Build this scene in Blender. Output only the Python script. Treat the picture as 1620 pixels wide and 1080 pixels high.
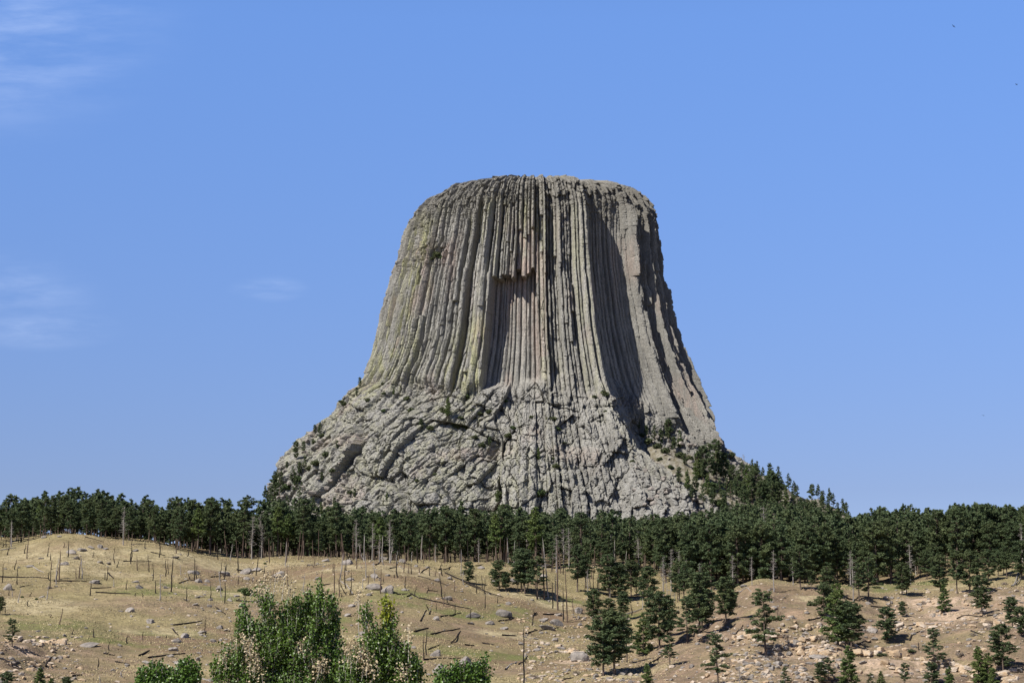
import bpy, math, random
import numpy as np
from mathutils import Vector, Matrix

for o in list(bpy.data.objects): bpy.data.objects.remove(o)
S = bpy.context.scene
COL = S.collection

# ------------------------------------------------------------------ camera
F = 3150.0                       # focal length in photo pixels (1620 wide)
PITCH = math.atan(560.0 / F)
cp, sp = math.cos(PITCH), math.sin(PITCH)
cd = bpy.data.cameras.new('camera'); cam = bpy.data.objects.new('camera', cd); COL.objects.link(cam)
cd.sensor_width = 36; cd.lens = 36 * F / 1620; cd.clip_start = 0.5; cd.clip_end = 40000
cam.rotation_euler = (math.pi / 2 + PITCH, 0, 0)
S.camera = cam
S.render.resolution_x = 1024; S.render.resolution_y = 682

# ------------------------------------------------------------------ light
SUN_EL = math.radians(47)
SUN_AZ = math.radians(-132)       # direction the sun is seen in, measured from +Y towards +X
sd = Vector((math.sin(SUN_AZ) * math.cos(SUN_EL), math.cos(SUN_AZ) * math.cos(SUN_EL), math.sin(SUN_EL)))
sl = bpy.data.lights.new('sun', 'SUN'); sun = bpy.data.objects.new('sun', sl); COL.objects.link(sun)
sl.energy = 5.0; sl.angle = math.radians(0.5); sl.color = (1, 0.955, 0.88)
sun.rotation_euler = (-sd).to_track_quat('-Z', 'Y').to_euler()
sun.location = (-300, -300, 500)

W = bpy.data.worlds.new('World'); S.world = W; W.use_nodes = True
nt = W.node_tree; N = nt.nodes; L = nt.links
N.clear()
out = N.new('ShaderNodeOutputWorld'); bg = N.new('ShaderNodeBackground'); bg.inputs['Strength'].default_value = 0.1
sky = N.new('ShaderNodeTexSky'); sky.sky_type = 'NISHITA'; sky.sun_disc = False
sky.sun_elevation = SUN_EL; sky.sun_rotation = SUN_AZ; sky.altitude = 1200; sky.air_density = 1.0; sky.dust_density = 0.4; sky.ozone_density = 1.6
grade = N.new('ShaderNodeVectorMath'); grade.operation = 'MULTIPLY'
L.new(sky.outputs[0], grade.inputs[0])
# thin cirrus in the sky, by direction
tc = N.new('ShaderNodeTexCoord')
sep = N.new('ShaderNodeSeparateXYZ'); L.new(tc.outputs['Generated'], sep.inputs[0])
def wmath(op, a, b=None, clamp=False):
    n = N.new('ShaderNodeMath'); n.operation = op; n.use_clamp = clamp
    for i, v in enumerate((a, b)):
        if v is None: continue
        if isinstance(v, (int, float)): n.inputs[i].default_value = v
        else: L.new(v, n.inputs[i])
    return n.outputs[0]
def wrange(v, a, b, c=0, d=1):
    n = N.new('ShaderNodeMapRange'); n.interpolation_type = 'SMOOTHSTEP'
    L.new(v, n.inputs[0]); n.inputs[1].default_value = a; n.inputs[2].default_value = b; n.inputs[3].default_value = c; n.inputs[4].default_value = d
    return n.outputs[0]
ax = wmath('DIVIDE', sep.outputs[0], sep.outputs[1]); az = wmath('DIVIDE', sep.outputs[2], sep.outputs[1])
comb = N.new('ShaderNodeCombineXYZ'); L.new(ax, comb.inputs[0]); L.new(az, comb.inputs[1])
mp = N.new('ShaderNodeMapping'); mp.inputs['Scale'].default_value = (11, 52, 1); mp.inputs['Rotation'].default_value = (0, 0, math.radians(-12))
L.new(comb.outputs[0], mp.inputs[0])
n1 = N.new('ShaderNodeTexNoise'); n1.inputs['Scale'].default_value = 1.0; n1.inputs['Detail'].default_value = 7; n1.inputs['Roughness'].default_value = 0.62
L.new(mp.outputs[0], n1.inputs['Vector'])
gmix = N.new('ShaderNodeMix'); gmix.data_type = 'RGBA'      # clear-air colour of a high dry place
gm_ = N.new('ShaderNodeMapRange'); L.new(sep.outputs[2], gm_.inputs[0]); gm_.inputs[1].default_value = 0.10; gm_.inputs[2].default_value = 0.33
L.new(gm_.outputs[0], gmix.inputs[0]); gmix.inputs[6].default_value = (0.51, 0.505, 0.672, 1); gmix.inputs[7].default_value = (0.817, 1.008, 1.37, 1)
gmx2 = N.new('ShaderNodeMix'); gmx2.data_type = 'RGBA'; gm2 = N.new('ShaderNodeMapRange'); L.new(sep.outputs[2], gm2.inputs[0]); gm2.inputs[1].default_value = 0.345; gm2.inputs[2].default_value = 0.43
L.new(gm2.outputs[0], gmx2.inputs[0]); L.new(gmix.outputs[2], gmx2.inputs[6]); gmx2.inputs[7].default_value = (0.12, 0.20, 0.42, 1)
L.new(gmx2.outputs[2], grade.inputs[1])
def spot(px, py, rx, ry):
    u = (px - 810) / F; v = (540 - py) / F; dy = cp - v * sp
    cx = u / dy; cz = (sp + v * cp) / dy
    a = wmath('DIVIDE', wmath('SUBTRACT', ax, cx), rx / F); b = wmath('DIVIDE', wmath('SUBTRACT', az, cz), ry / F)
    d = wmath('SQRT', wmath('ADD', wmath('MULTIPLY', a, a), wmath('MULTIPLY', b, b)))
    return wrange(d, 1.0, 0.15)
m = spot(-60, 40, 420, 240)
for s_ in (spot(-20, 470, 210, 90), spot(425, 457, 75, 26), spot(60, 520, 160, 40)):
    m = wmath('MAXIMUM', m, s_)
cl = wmath('MULTIPLY', m, wrange(n1.outputs[0], 0.33, 0.75), clamp=True)
cl = wmath('MULTIPLY', cl, 0.32)
mix = N.new('ShaderNodeMix'); mix.data_type = 'RGBA'
L.new(cl, mix.inputs[0]); L.new(grade.outputs[0], mix.inputs[6]); mix.inputs[7].default_value = (5.2, 6.1, 8.2, 1)
L.new(mix.outputs[2], bg.inputs[0]); L.new(bg.outputs[0], out.inputs[0])

S.view_settings.view_transform = 'Standard'; S.view_settings.look = 'None'; S.view_settings.exposure = 0.56; S.view_settings.gamma = 1

# ------------------------------------------------------------------ maths helpers
rng = np.random.RandomState(7); random.seed(7)
PERM = rng.permutation(1024)
RV = rng.rand(1024)
def _h(i, j, k=0): return RV[PERM[(PERM[(PERM[i & 1023] + j) & 1023] + k) & 1023]]
def noise3(x, y, z):
    xi = np.floor(x).astype(np.int64); yi = np.floor(y).astype(np.int64); zi = np.floor(z).astype(np.int64)
    fx, fy, fz = x - xi, y - yi, z - zi
    fx = fx * fx * (3 - 2 * fx); fy = fy * fy * (3 - 2 * fy); fz = fz * fz * (3 - 2 * fz)
    r = 0
    for a in (0, 1):
        for b in (0, 1):
            for c in (0, 1):
                r = r + _h(xi + a, yi + b, zi + c) * (fx if a else 1 - fx) * (fy if b else 1 - fy) * (fz if c else 1 - fz)
    return r * 2 - 1
def fbm(x, y, z=None, oct=4, gain=0.5):
    if z is None: z = np.zeros_like(x)
    r = 0; a = 1
    for i in range(oct):
        r = r + a * noise3(x + 17.3 * i, y - 9.1 * i, z + 3.7 * i); x = x * 2.03; y = y * 2.03; z = z * 2.03; a *= gain
    return r
def worley(x, y, seed=0):
    xi = np.floor(x).astype(np.int64); yi = np.floor(y).astype(np.int64)
    f1 = np.full(x.shape, 9.0); f2 = np.full(x.shape, 9.0); idr = np.zeros(x.shape); gx = np.zeros(x.shape); gy = np.zeros(x.shape)
    for a in (-1, 0, 1):
        for b in (-1, 0, 1):
            cx = xi + a; cy = yi + b
            dx = cx + _h(cx, cy, 11 + seed) - x; dy = cy + _h(cx, cy, 37 + seed) - y
            d = np.sqrt(dx * dx + dy * dy)
            n = d < f1
            f2 = np.where(n, f1, np.minimum(f2, d))
            idr = np.where(n, _h(cx, cy, 71 + seed), idr); gx = np.where(n, dx, gx); gy = np.where(n, dy, gy)
            f1 = np.where(n, d, f1)
    return f1, f2, idr, gx, gy
def sstep(a, b, x):
    t = np.clip((x - a) / (b - a), 0, 1); return t * t * (3 - 2 * t)
def zoverY(row):
    v = (540 - row) / F; return (sp + v * cp) / (cp - v * sp)
def ray(px, py):
    u = (px - 810) / F; v = (540 - py) / F
    return Vector((u, cp - v * sp, sp + v * cp)).normalized()
def worldpt(px, py, Y):
    u = (px - 810) / F; v = (540 - py) / F; k = Y / (cp - v * sp)
    return Vector((u * k, Y, (sp + v * cp) * k))
def topix(p):
    x, y, z = p; f = y * cp + z * sp; up = -y * sp + z * cp
    return 810 + F * x / f, 540 - F * up / f

def mesh_np(name, verts, faces, mats, midx=None, smooth=False, attrs=None):
    """faces: int array (n,3) or (n,4), or list of such arrays"""
    if not isinstance(faces, list): faces = [faces]
    me = bpy.data.meshes.new(name)
    verts = np.asarray(verts, dtype=np.float32)
    loops = np.concatenate([f.reshape(-1) for f in faces]).astype(np.int32)
    tot = np.concatenate([np.full(len(f), f.shape[1]) for f in faces]); start = np.concatenate([[0], np.cumsum(tot)[:-1]]).astype(np.int32)
    me.vertices.add(len(verts)); me.vertices.foreach_set('co', verts.reshape(-1))
    me.loops.add(len(loops)); me.loops.foreach_set('vertex_index', loops)
    me.polygons.add(len(tot)); me.polygons.foreach_set('loop_start', start)
    for m in mats: me.materials.append(m)
    if midx is not None: me.polygons.foreach_set('material_index', np.asarray(midx, dtype=np.int32))
    me.polygons.foreach_set('use_smooth', np.full(len(tot), bool(smooth)))
    if attrs:
        for k, v in attrs.items():
            a = me.attributes.new(k, 'FLOAT', 'POINT'); a.data.foreach_set('value', np.asarray(v, dtype=np.float32).reshape(-1))
    me.update(calc_edges=True)
    return me
def obj(name, me, parent=None):
    o = bpy.data.objects.new(name, me); COL.objects.link(o)
    if parent is not None: o.parent = parent
    return o
def tag(o, label=None, cat=None, group=None, kind=None):
    if label: o['label'] = label
    if cat: o['category'] = cat
    if group: o['group'] = group
    if kind: o['kind'] = kind
    return o

# ------------------------------------------------------------------ materials
def newmat(name, rough=0.9, spec=0.2):
    m = bpy.data.materials.new(name); m.use_nodes = True
    b = m.node_tree.nodes['Principled BSDF']; b.inputs['Roughness'].default_value = rough; b.inputs['Specular IOR Level'].default_value = spec
    return m, m.node_tree, b
class NB:
    def __init__(s, nt): s.t = nt; s.n = nt.nodes; s.l = nt.links
    def setin(s, n, i, v):
        if v is None: return
        if isinstance(v, (int, float)): n.inputs[i].default_value = v
        elif isinstance(v, tuple): n.inputs[i].default_value = v if len(v) == len(n.inputs[i].default_value) else (*v, 1)
        else: s.l.new(v, n.inputs[i])
    def coord(s, kind='Object'):
        return s.n.new('ShaderNodeTexCoord').outputs[kind]
    def geo(s): return s.n.new('ShaderNodeNewGeometry').outputs['Position']
    def mapping(s, v, scale=(1, 1, 1), rot=(0, 0, 0)):
        m = s.n.new('ShaderNodeMapping'); s.l.new(v, m.inputs[0]); m.inputs['Scale'].default_value = scale; m.inputs['Rotation'].default_value = rot
        return m.outputs[0]
    def noise(s, v, scale, detail=4, rough=0.55):
        n = s.n.new('ShaderNodeTexNoise'); s.l.new(v, n.inputs['Vector']); n.inputs['Scale'].default_value = scale; n.inputs['Detail'].default_value = detail; n.inputs['Roughness'].default_value = rough
        return n.outputs[0]
    def vor(s, v, scale, feature='F1'):
        n = s.n.new('ShaderNodeTexVoronoi'); s.l.new(v, n.inputs['Vector']); n.inputs['Scale'].default_value = scale; n.feature = feature
        return n
    def mix(s, f, a, b, mode='MIX'):
        n = s.n.new('ShaderNodeMix'); n.data_type = 'RGBA'; n.blend_type = mode
        s.setin(n, 0, f); s.setin(n, 6, a); s.setin(n, 7, b); return n.outputs[2]
    def rng(s, v, a, b, c=0.0, d=1.0):
        n = s.n.new('ShaderNodeMapRange'); s.setin(n, 0, v)
        for i, q in zip((1, 2, 3, 4), (a, b, c, d)): n.inputs[i].default_value = q
        return n.outputs[0]
    def math(s, op, a, b=None):
        n = s.n.new('ShaderNodeMath'); n.operation = op; s.setin(n, 0, a); s.setin(n, 1, b); return n.outputs[0]
    def attr(s, name):
        n = s.n.new('ShaderNodeAttribute'); n.attribute_name = name; return n.outputs['Fac']
    def bump(s, h, strength, dist):
        n = s.n.new('ShaderNodeBump'); n.inputs['Strength'].default_value = strength; n.inputs['Distance'].default_value = dist; s.l.new(h, n.inputs['Height']); return n.outputs[0]
    def orand(s): return s.n.new('ShaderNodeObjectInfo').outputs['Random']

# tower rock
M_TOWER, t_, b_ = newmat('tower_rock', 0.95, 0.1); q = NB(t_)
P = q.geo()
c = q.mix(q.rng(q.noise(P, 0.05, 5), 0.35, 0.65), (0.215, 0.208, 0.187), (0.335, 0.325, 0.295))
c = q.mix(q.attr('tone'), c, (0.415, 0.395, 0.35))
vs = q.noise(q.mapping(P, (0.35, 0.35, 0.03)), 1.0, 5, 0.6)
c = q.mix(q.rng(vs, 0.48, 0.68, 0, 0.7), c, (0.15, 0.147, 0.14))
c = q.mix(q.math('MULTIPLY', q.attr('lichen'), q.rng(q.noise(q.mapping(P, (1, 1, .25)), 0.22, 4), 0.42, 0.60, 0.0, 0.85)), c, (0.39, 0.385, 0.20))
c = q.mix(q.math('MULTIPLY', q.attr('fresh'), q.rng(q.noise(q.mapping(P, (1, 1, .15)), 0.3, 4), 0.35, 0.62, 0.1, 1.0)), c, (0.44, 0.33, 0.275))
fine = q.noise(P, 1.3, 6, 0.7)
c = q.mix(q.rng(fine, 0.36, 0.60), q.mix(0.72, c, (0.07, 0.067, 0.06)), c)
c = q.mix(q.rng(q.noise(P, 0.16, 5, 0.7), 0.52, 0.72, 0, 0.5), c, (0.15, 0.143, 0.125))
c = q.mix(q.math('MULTIPLY', q.attr('worn_top_dark_right'), 0.5), c, (0.125, 0.115, 0.095))
c = q.mix(q.attr('turf'), c, (0.30, 0.255, 0.15))
t_.links.new(c, b_.inputs['Base Color'])
bh = q.math('ADD', q.noise(q.mapping(P, (1, 1, .35)), 1.4, 6, 0.75), q.math('MULTIPLY', q.noise(P, 0.9, 4), .6))
t_.links.new(q.bump(bh, 0.6, .9), b_.inputs['Normal'])

# ground
M_GROUND, t_, b_ = newmat('hillside_ground', 1.0, 0.05); q = NB(t_)
P = q.geo()
straw = q.mix(q.rng(q.noise(P, 0.12, 5), 0.35, 0.65), (0.405, 0.325, 0.178), (0.265, 0.205, 0.115))
straw = q.mix(q.rng(q.noise(P, 0.022, 5), 0.46, 0.60), straw, (0.235, 0.16, 0.105))
c = q.mix(q.math('MULTIPLY', q.attr('green'), q.rng(q.noise(P, 0.07, 5, .65), 0.40, 0.56)), straw, (0.165, 0.175, 0.062))
soil = q.mix(q.rng(q.noise(P, 0.25, 5), 0.4, 0.62), (0.19, 0.135, 0.10), (0.33, 0.23, 0.16))
c = q.mix(q.math('MULTIPLY', q.attr('soil'), q.rng(q.noise(P, 0.1, 5, .6), 0.32, 0.58, 0.25, 1)), c, soil)
c = q.mix(q.math('MULTIPLY', q.attr('pale'), q.rng(q.noise(P, 0.35, 6, .65), 0.3, 0.6, 0.3, 1)), c, (0.52, 0.385, 0.28))
c = q.mix(q.math('MULTIPLY', q.attr('bleach'), q.rng(q.noise(P, 0.15, 5, .65), 0.36, 0.6, .15, 1)), c, (0.48, 0.40, 0.24))
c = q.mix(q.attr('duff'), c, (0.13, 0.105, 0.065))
c = q.mix(q.attr('rocky'), c, q.mix(q.rng(q.noise(P, 0.3, 5, .65), 0.4, 0.6), (0.13, 0.12, 0.09), (0.30, 0.285, 0.25)))
c = q.mix(q.rng(q.noise(P, 0.42, 5, 0.7), 0.50, 0.62, 0, 0.55), c, (0.15, 0.125, 0.068))
tu = q.noise(q.mapping(P, (1, 1, 2.2)), 1.5, 5, 0.75)
c = q.mix(q.rng(tu, 0.38, 0.60), q.mix(0.55, c, (0.09, 0.078, 0.045)), c)
sp_ = q.noise(P, 3.2, 3, 0.8)
c = q.mix(q.rng(sp_, 0.62, 0.72, 0, 0.6), c, (0.48, 0.42, 0.33))
t_.links.new(c, b_.inputs['Base Color'])
t_.links.new(q.bump(q.math('ADD', tu, q.math('MULTIPLY', q.noise(P, 0.5, 4), 1.2)), 0.8, 0.5), b_.inputs['Normal'])

def rockmat(name, a, bcol, lich, scale=1.0):
    m, t, b = newmat(name, 0.95, 0.1); q = NB(t); P = q.coord('Object')
    c = q.mix(q.rng(q.noise(P, 1.2 * scale, 5), 0.35, 0.65), a, bcol)
    c = q.mix(q.rng(q.noise(P, 3.5 * scale, 4), 0.55, 0.7, 0, 0.6), c, lich)
    c = q.mix(q.math('MULTIPLY', q.orand(), 0.45), c, tuple(x * 0.62 for x in a))
    t.links.new(c, b.inputs['Base Color']); t.links.new(q.bump(q.noise(P, 5 * scale, 5, .7), 0.6, 0.15), b.inputs['Normal']); return m
M_BOULDER = rockmat('grey_boulder_rock', (0.19, 0.17, 0.15), (0.31, 0.275, 0.245), (0.38, 0.35, 0.27))
M_SAND = rockmat('sandstone', (0.39, 0.275, 0.165), (0.50, 0.41, 0.30), (0.33, 0.19, 0.10))
M_PALE = rockmat('pale_stone', (0.42, 0.34, 0.26), (0.52, 0.44, 0.35), (0.3, 0.25, 0.2))
def barkmat(name, a, bcol, amp=0.04):
    m, t, b = newmat(name, 0.95, 0.08); q = NB(t); P = q.coord('Object')
    c = q.mix(q.rng(q.noise(q.mapping(P, (3, 3, 0.5)), 1.5, 4), 0.35, 0.65), a, bcol)
    t.links.new(c, b.inputs['Base Color']); t.links.new(q.bump(q.noise(q.mapping(P, (4, 4, 1)), 2, 4), 0.8, amp), b.inputs['Normal']); return m
M_BARK = barkmat('pine_bark', (0.07, 0.052, 0.042), (0.15, 0.115, 0.09))
M_CHAR = barkmat('charred_wood', (0.012, 0.011, 0.011), (0.045, 0.036, 0.031))
M_BROWN = barkmat('scorched_wood', (0.05, 0.036, 0.03), (0.15, 0.105, 0.08))
M_GREY = barkmat('weathered_grey_wood', (0.17, 0.15, 0.13), (0.34, 0.31, 0.28))
M_PALEBARK = barkmat('pale_smooth_bark', (0.30, 0.28, 0.23), (0.46, 0.43, 0.37), 0.01)
def leafmat(name, a, bcol, rough=0.7, spec=0.25, rv=0.35, dark=(0.02, 0.03, 0.018), scale=0.7, transl=0.0, warm=True):
    m, t, b = newmat(name, rough, spec); q = NB(t); P = q.coord('Object')
    c = q.mix(q.rng(q.noise(P, scale, 3), 0.3, 0.7), a, bcol)
    c = q.mix(q.math('MULTIPLY', q.orand(), rv), c, dark)
    t.links.new(c, b.inputs['Base Color'])
    if warm: c = q.mix(q.rng(q.noise(q.geo(), 0.11, 3), .45, .62, 0, .22), c, (bcol[0] * 1.35, bcol[1] * 1.05, bcol[2] * .85))
    t.links.new(c, b.inputs['Base Color'])
    if transl:
        tr = t.nodes.new('ShaderNodeBsdfTranslucent'); t.links.new(c, tr.inputs[0]); ms = t.nodes.new('ShaderNodeMixShader'); ms.inputs[0].default_value = transl
        t.links.new(b.outputs[0], ms.inputs[1]); t.links.new(tr.outputs[0], ms.inputs[2]); t.links.new(ms.outputs[0], t.nodes['Material Output'].inputs[0])
    return m
M_NEEDLE = leafmat('pine_needles', (0.046, 0.075, 0.034), (0.105, 0.138, 0.058), transl=0.15, rv=0.22, dark=(.03, .042, .018))
M_NEEDLE2 = leafmat('young_pine_needles', (0.065, 0.105, 0.030), (0.125, 0.17, 0.05), transl=0.15, rv=0.15)
M_SHRUB = leafmat('shrub_leaves', (0.05, 0.065, 0.028), (0.085, 0.10, 0.04))
M_JUN = leafmat('juniper_leaves', (0.045, 0.075, 0.025), (0.075, 0.11, 0.035))
M_DRYBRUSH = leafmat('dry_brush', (0.17, 0.14, 0.12), (0.26, 0.22, 0.18), dark=(.1, .09, .08))
M_LEAF = leafmat('broad_leaves', (0.048, 0.105, 0.014), (0.11, 0.185, 0.03), rough=0.42, spec=0.5, rv=0.1, scale=3, transl=0.2)
M_LEAFY = leafmat('yellowing_leaves', (0.16, 0.24, 0.02), (0.30, 0.32, 0.03), rough=0.42, spec=0.5, rv=0.0, scale=3, transl=0.3)
M_LEAFD = leafmat('dead_tan_leaves', (0.38, 0.295, 0.17), (0.60, 0.51, 0.35), rough=0.8, rv=0.0, dark=(.3, .2, .1), scale=5, transl=0.2, warm=False)
M_GRASS = leafmat('dry_grass_blades', (0.33, 0.27, 0.145), (0.44, 0.365, 0.21), rough=0.9, rv=0, scale=0.1, warm=False)
M_BIRD, t_, b_ = newmat('dark_feathers', 0.8); b_.inputs['Base Color'].default_value = (0.02, 0.018, 0.016, 1)

# ------------------------------------------------------------------ ground
TC = [-300, 0, 100, 200, 400, 600, 800, 900, 1000, 1100, 1200, 1300, 1400, 1620, 1900]
TY = [250, 300, 350, 400, 450, 500, 550, 600, 650, 700, 800, 900, 1100, 1250]
TR = {
 -300: [1175,1130,1085,1040, 995, 945, 900, 866, 862, 872, 884, 892, 905, 910],
    0: [1175,1130,1082,1032, 982, 935, 890, 858, 856, 868, 882, 892, 905, 905],
  100: [1180,1135,1092,1045, 990, 935, 885, 848, 852, 866, 882, 890, 902, 900],
  200: [1180,1135,1095,1050,1000, 948, 900, 862, 860, 868, 882, 888, 895, 890],
  400: [1180,1140,1100,1060,1015, 968, 925, 897, 888, 887, 885, 880, 872, 860],
  600: [1180,1140,1105,1065,1020, 970, 918, 888, 884, 883, 878, 870, 858, 846],
  800: [1180,1145,1110,1078,1038, 992, 945, 908, 890, 884, 876, 867, 853, 843],
  900: [1180,1145,1110,1075,1042,1005, 965, 925, 900, 888, 876, 866, 850, 840],
 1000: [1180,1145,1108,1068,1040,1010, 978, 940, 910, 892, 876, 864, 848, 838],
 1100: [1180,1140,1092,1045,1005, 968, 942, 935, 910, 892, 874, 862, 845, 834],
 1200: [1180,1132,1078,1024, 975, 938, 922, 930, 912, 893, 872, 859, 840, 828],
 1300: [1180,1130,1072,1020, 978, 944, 930, 934, 914, 894, 872, 858, 845, 838],
 1400: [1180,1130,1075,1024, 985, 955, 937, 926, 908, 893, 872, 860, 852, 850],
 1620: [1180,1130,1075,1018, 975, 942, 915, 898, 886, 878, 864, 856, 852, 850],
 1900: [1180,1130,1075,1018, 972, 938, 910, 892, 882, 876, 864, 856, 852, 850]}
TA = np.array([(c_ - 810) / F / 1.007 for c_ in TC])
XY = np.array([-400., 3, 25, 60, 140, 200] + TY + [1420, 1700, 2300, 4000, 12000, 40000])
TZ = np.zeros((len(TC), len(XY)))
for i, c_ in enumerate(TC):
    mid = [zoverY(r) * y for r, y in zip(TR[c_], TY)]
    last = mid[-1]
    TZ[i] = [-1.7, -1.7, -3.0, -4.6, -9.5, -11.5] + mid + [last * 1.02, last * .9, 60, 40, 10, 0]
def hermite_idx(xs, x):
    x = np.clip(x, xs[0], xs[-1] - 1e-6); i = np.clip(np.searchsorted(xs, x, side='right') - 1, 0, len(xs) - 2)
    return i, (x - xs[i]) / (xs[i + 1] - xs[i])
def slopes(xs, T):      # monotone-ish slopes along last axis
    d = np.diff(T, axis=-1) / np.diff(xs); m = np.zeros_like(T)
    m[..., 1:-1] = 0.5 * (d[..., 1:] + d[..., :-1]); m[..., 0] = d[..., 0]; m[..., -1] = d[..., -1]
    lim = 3 * np.minimum(np.abs(d[..., 1:]), np.abs(d[..., :-1])); m[..., 1:-1] = np.clip(m[..., 1:-1], -lim, lim)
    return m
MZ = slopes(XY, TZ)
XC, YC = float(worldpt(845, 500, 1420).x), 1420.0
def h0(x, y):
    r = np.sqrt(x * x + y * y); yy = np.maximum(y, 0.15 * r); a = np.where(y > 0.15 * r, x / yy, np.sign(x) * 1.0)
    d = r * np.cos(np.arctan(np.clip(a, -.3, .3)))
    d = np.where(y < 0.15 * r, np.minimum(d, 60 + 0 * d), d)
    j, t = hermite_idx(XY, d); h = XY[j + 1] - XY[j]
    def row(i):
        p0 = TZ[i, j]; p1 = TZ[i, j + 1]; m0 = MZ[i, j] * h; m1 = MZ[i, j + 1] * h; t2 = t * t; t3 = t2 * t
        return (2*t3 - 3*t2 + 1) * p0 + (t3 - 2*t2 + t) * m0 + (-2*t3 + 3*t2) * p1 + (t3 - t2) * m1
    i, s = hermite_idx(TA, np.clip(a, TA[0], TA[-1]))
    s = s * s * (3 - 2 * s) * 0.5 + s * 0.5
    return row(i) * (1 - s) + row(np.minimum(i + 1, len(TA) - 1)) * s
def rightmask(x, y):
    a = x / np.maximum(y, 1)
    ml = sstep(-0.215, -0.245, a) * sstep(330, 360, y) * sstep(455, 425, y)
    return np.maximum(sstep(0.045, 0.10, a) * sstep(300, 340, y) * sstep(545, 500, y), ml)
def talus(x, y):
    # skirt of fallen rock round the tower, higher behind the right buttress
    dx = (x - XC); dy = (y - YC); ang = np.arctan2(dx, -dy)
    rr = np.sqrt((dx / 1.15) ** 2 + dy ** 2)
    hgt = np.interp(ang, [-3.2, -2.2, -1.57, -1.0, -.3, .3, .75, 1.2, 1.57, 2.2, 3.2], [110, 120, 150, 125, 100, 100, 165, 170, 160, 112, 105])
    r0 = np.interp(ang, [-3.2, -1.57, -.8, 0, .8, 1.57, 3.2], [110, 125, 150, 160, 108, 118, 110])
    return hgt - np.maximum(rr - r0, 0) * 0.62
def H(x, y):
    z = h0(x, y)
    r = np.sqrt(x * x + y * y); fade = sstep(40, 300, r)
    z = z + fade * (fbm(x / 38, y / 38, oct=3) * 1.5 + fbm(x / 9, y / 9, oct=3) * 0.38)
    rm = rightmask(x, y)
    st = 3.4; ph = z / st + fbm(x / 30, y / 30, oct=2) * 0.35; fr = ph - np.floor(ph)
    stepped = z + (sstep(0.30, 0.62, fr) - fr) * st * 0.62
    z = z + (stepped - z) * rm
    z = z + rm * fbm(x / 4, y / 4, oct=3) * 0.35
    t = talus(x, y) + fbm(x / 14, y / 14, oct=4) * 4
    k = 8.0
    return np.where((y > 1000) & (y < 2200), np.maximum(z, t) + 0 * k, z)
# one sheet reaching the horizon, polar grid finest where the hillside is
fine = np.linspace(-0.285, 0.285, 1150); ang = np.concatenate([np.linspace(-math.pi, -1.2, 24)[:-1], np.linspace(-1.2, -0.285, 60)[:-1], np.arctan(fine), np.linspace(0.285, 1.2, 60)[1:], np.linspace(1.2, math.pi, 24)[1:]])
rad = np.concatenate([[0.5], np.geomspace(2, 290, 70)[:-1], np.linspace(290, 720, 430)[:-1], np.linspace(720, 1700, 230)[:-1], np.geomspace(1700, 30000, 26)])
A, R = np.meshgrid(ang, rad); X = np.sin(A) * R; Yg = np.cos(A) * R
Z = H(X, Yg)
nr, nc = A.shape
idx = np.arange(nr * nc).reshape(nr, nc)
quads = np.stack([idx[:-1, :-1], idx[:-1, 1:], idx[1:, 1:], idx[1:, :-1]], -1).reshape(-1, 4)[:, ::-1]
aa = X / np.maximum(Yg, 1)
def ell(px, py, rx, ry):
    """patch on the ground around where the ray of a photo pixel meets the hillside (found in plan)"""
    d = ray(px, py); ts = np.arange(250, 900, 1.0); xx = d.x * ts; yy = d.y * ts; zz = d.z * ts
    k = np.argmax(H(xx, yy) > zz); return xx[k], yy[k], rx, ry
def patches(lst):
    m = np.zeros_like(X)
    for (px, py, rx, ry) in lst:
        cx, cy, rx, ry = ell(px, py, rx, ry)
        m = np.maximum(m, sstep(1.15, 0.55, np.sqrt(((X - cx) / rx) ** 2 + ((Yg - cy) / ry) ** 2) + 0.35 * nz))
    return m
nz = fbm(X / 12, Yg / 12, oct=3)
pale = patches([(1480, 958, 11, 17), (1500, 975, 12, 10), (1605, 948, 9, 16), (1610, 975, 6, 8), (1440, 985, 10, 6), (925, 1045, 6, 4), (1390, 1045, 16, 7), (30, 1025, 8, 4), (1290, 1035, 7, 4)])
soil = np.maximum(rightmask(X, Yg) * 0.9, sstep(.02, .08, aa) * sstep(330, 345, Yg) * sstep(520, 480, Yg)) + patches([(250, 960, 24, 14), (180, 1040, 18, 12), (500, 960, 20, 10), (730, 1000, 20, 12), (780, 1060, 25, 12), (330, 900, 14, 8), (60, 1050, 26, 22)]) * 0.8
green = np.clip(0.25 + patches([(300, 935, 26, 12), (140, 1000, 34, 24), (700, 960, 30, 16), (1360, 1010, 16, 6), (560, 990, 24, 10), (930, 960, 18, 10), (1500, 1010, 14, 6), (760, 1030, 20, 14), (1390, 930, 26, 12), (830, 985, 10, 6)]), 0, 1)
bleach = patches([(100, 875, 22, 22), (300, 885, 26, 16), (430, 895, 22, 10), (620, 900, 22, 8), (180, 910, 20, 10), (60, 960, 16, 12), (850, 950, 14, 10), (1290, 945, 8, 8), (990, 1070, 14, 5), (550, 925, 12, 6), (830, 1010, 12, 7), (1500, 930, 16, 6), (880, 900, 16, 8), (240, 1000, 14, 7), (350, 940, 12, 6)]) * (1 - np.clip(pale, 0, 1))
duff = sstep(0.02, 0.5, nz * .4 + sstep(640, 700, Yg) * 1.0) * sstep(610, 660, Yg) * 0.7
gm = mesh_np('ground', np.stack([X, Yg, Z], -1).reshape(-1, 3), quads, [M_GROUND], smooth=True, attrs=dict(pale=pale, soil=np.clip(soil, 0, 1), green=green, bleach=bleach, duff=duff, rocky=sstep(1080, 1150, Yg) * sstep(1800, 1700, Yg) * np.clip(.95 + nz * .2, 0, 1)))
ground = tag(obj('ground', gm), kind='structure')

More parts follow.
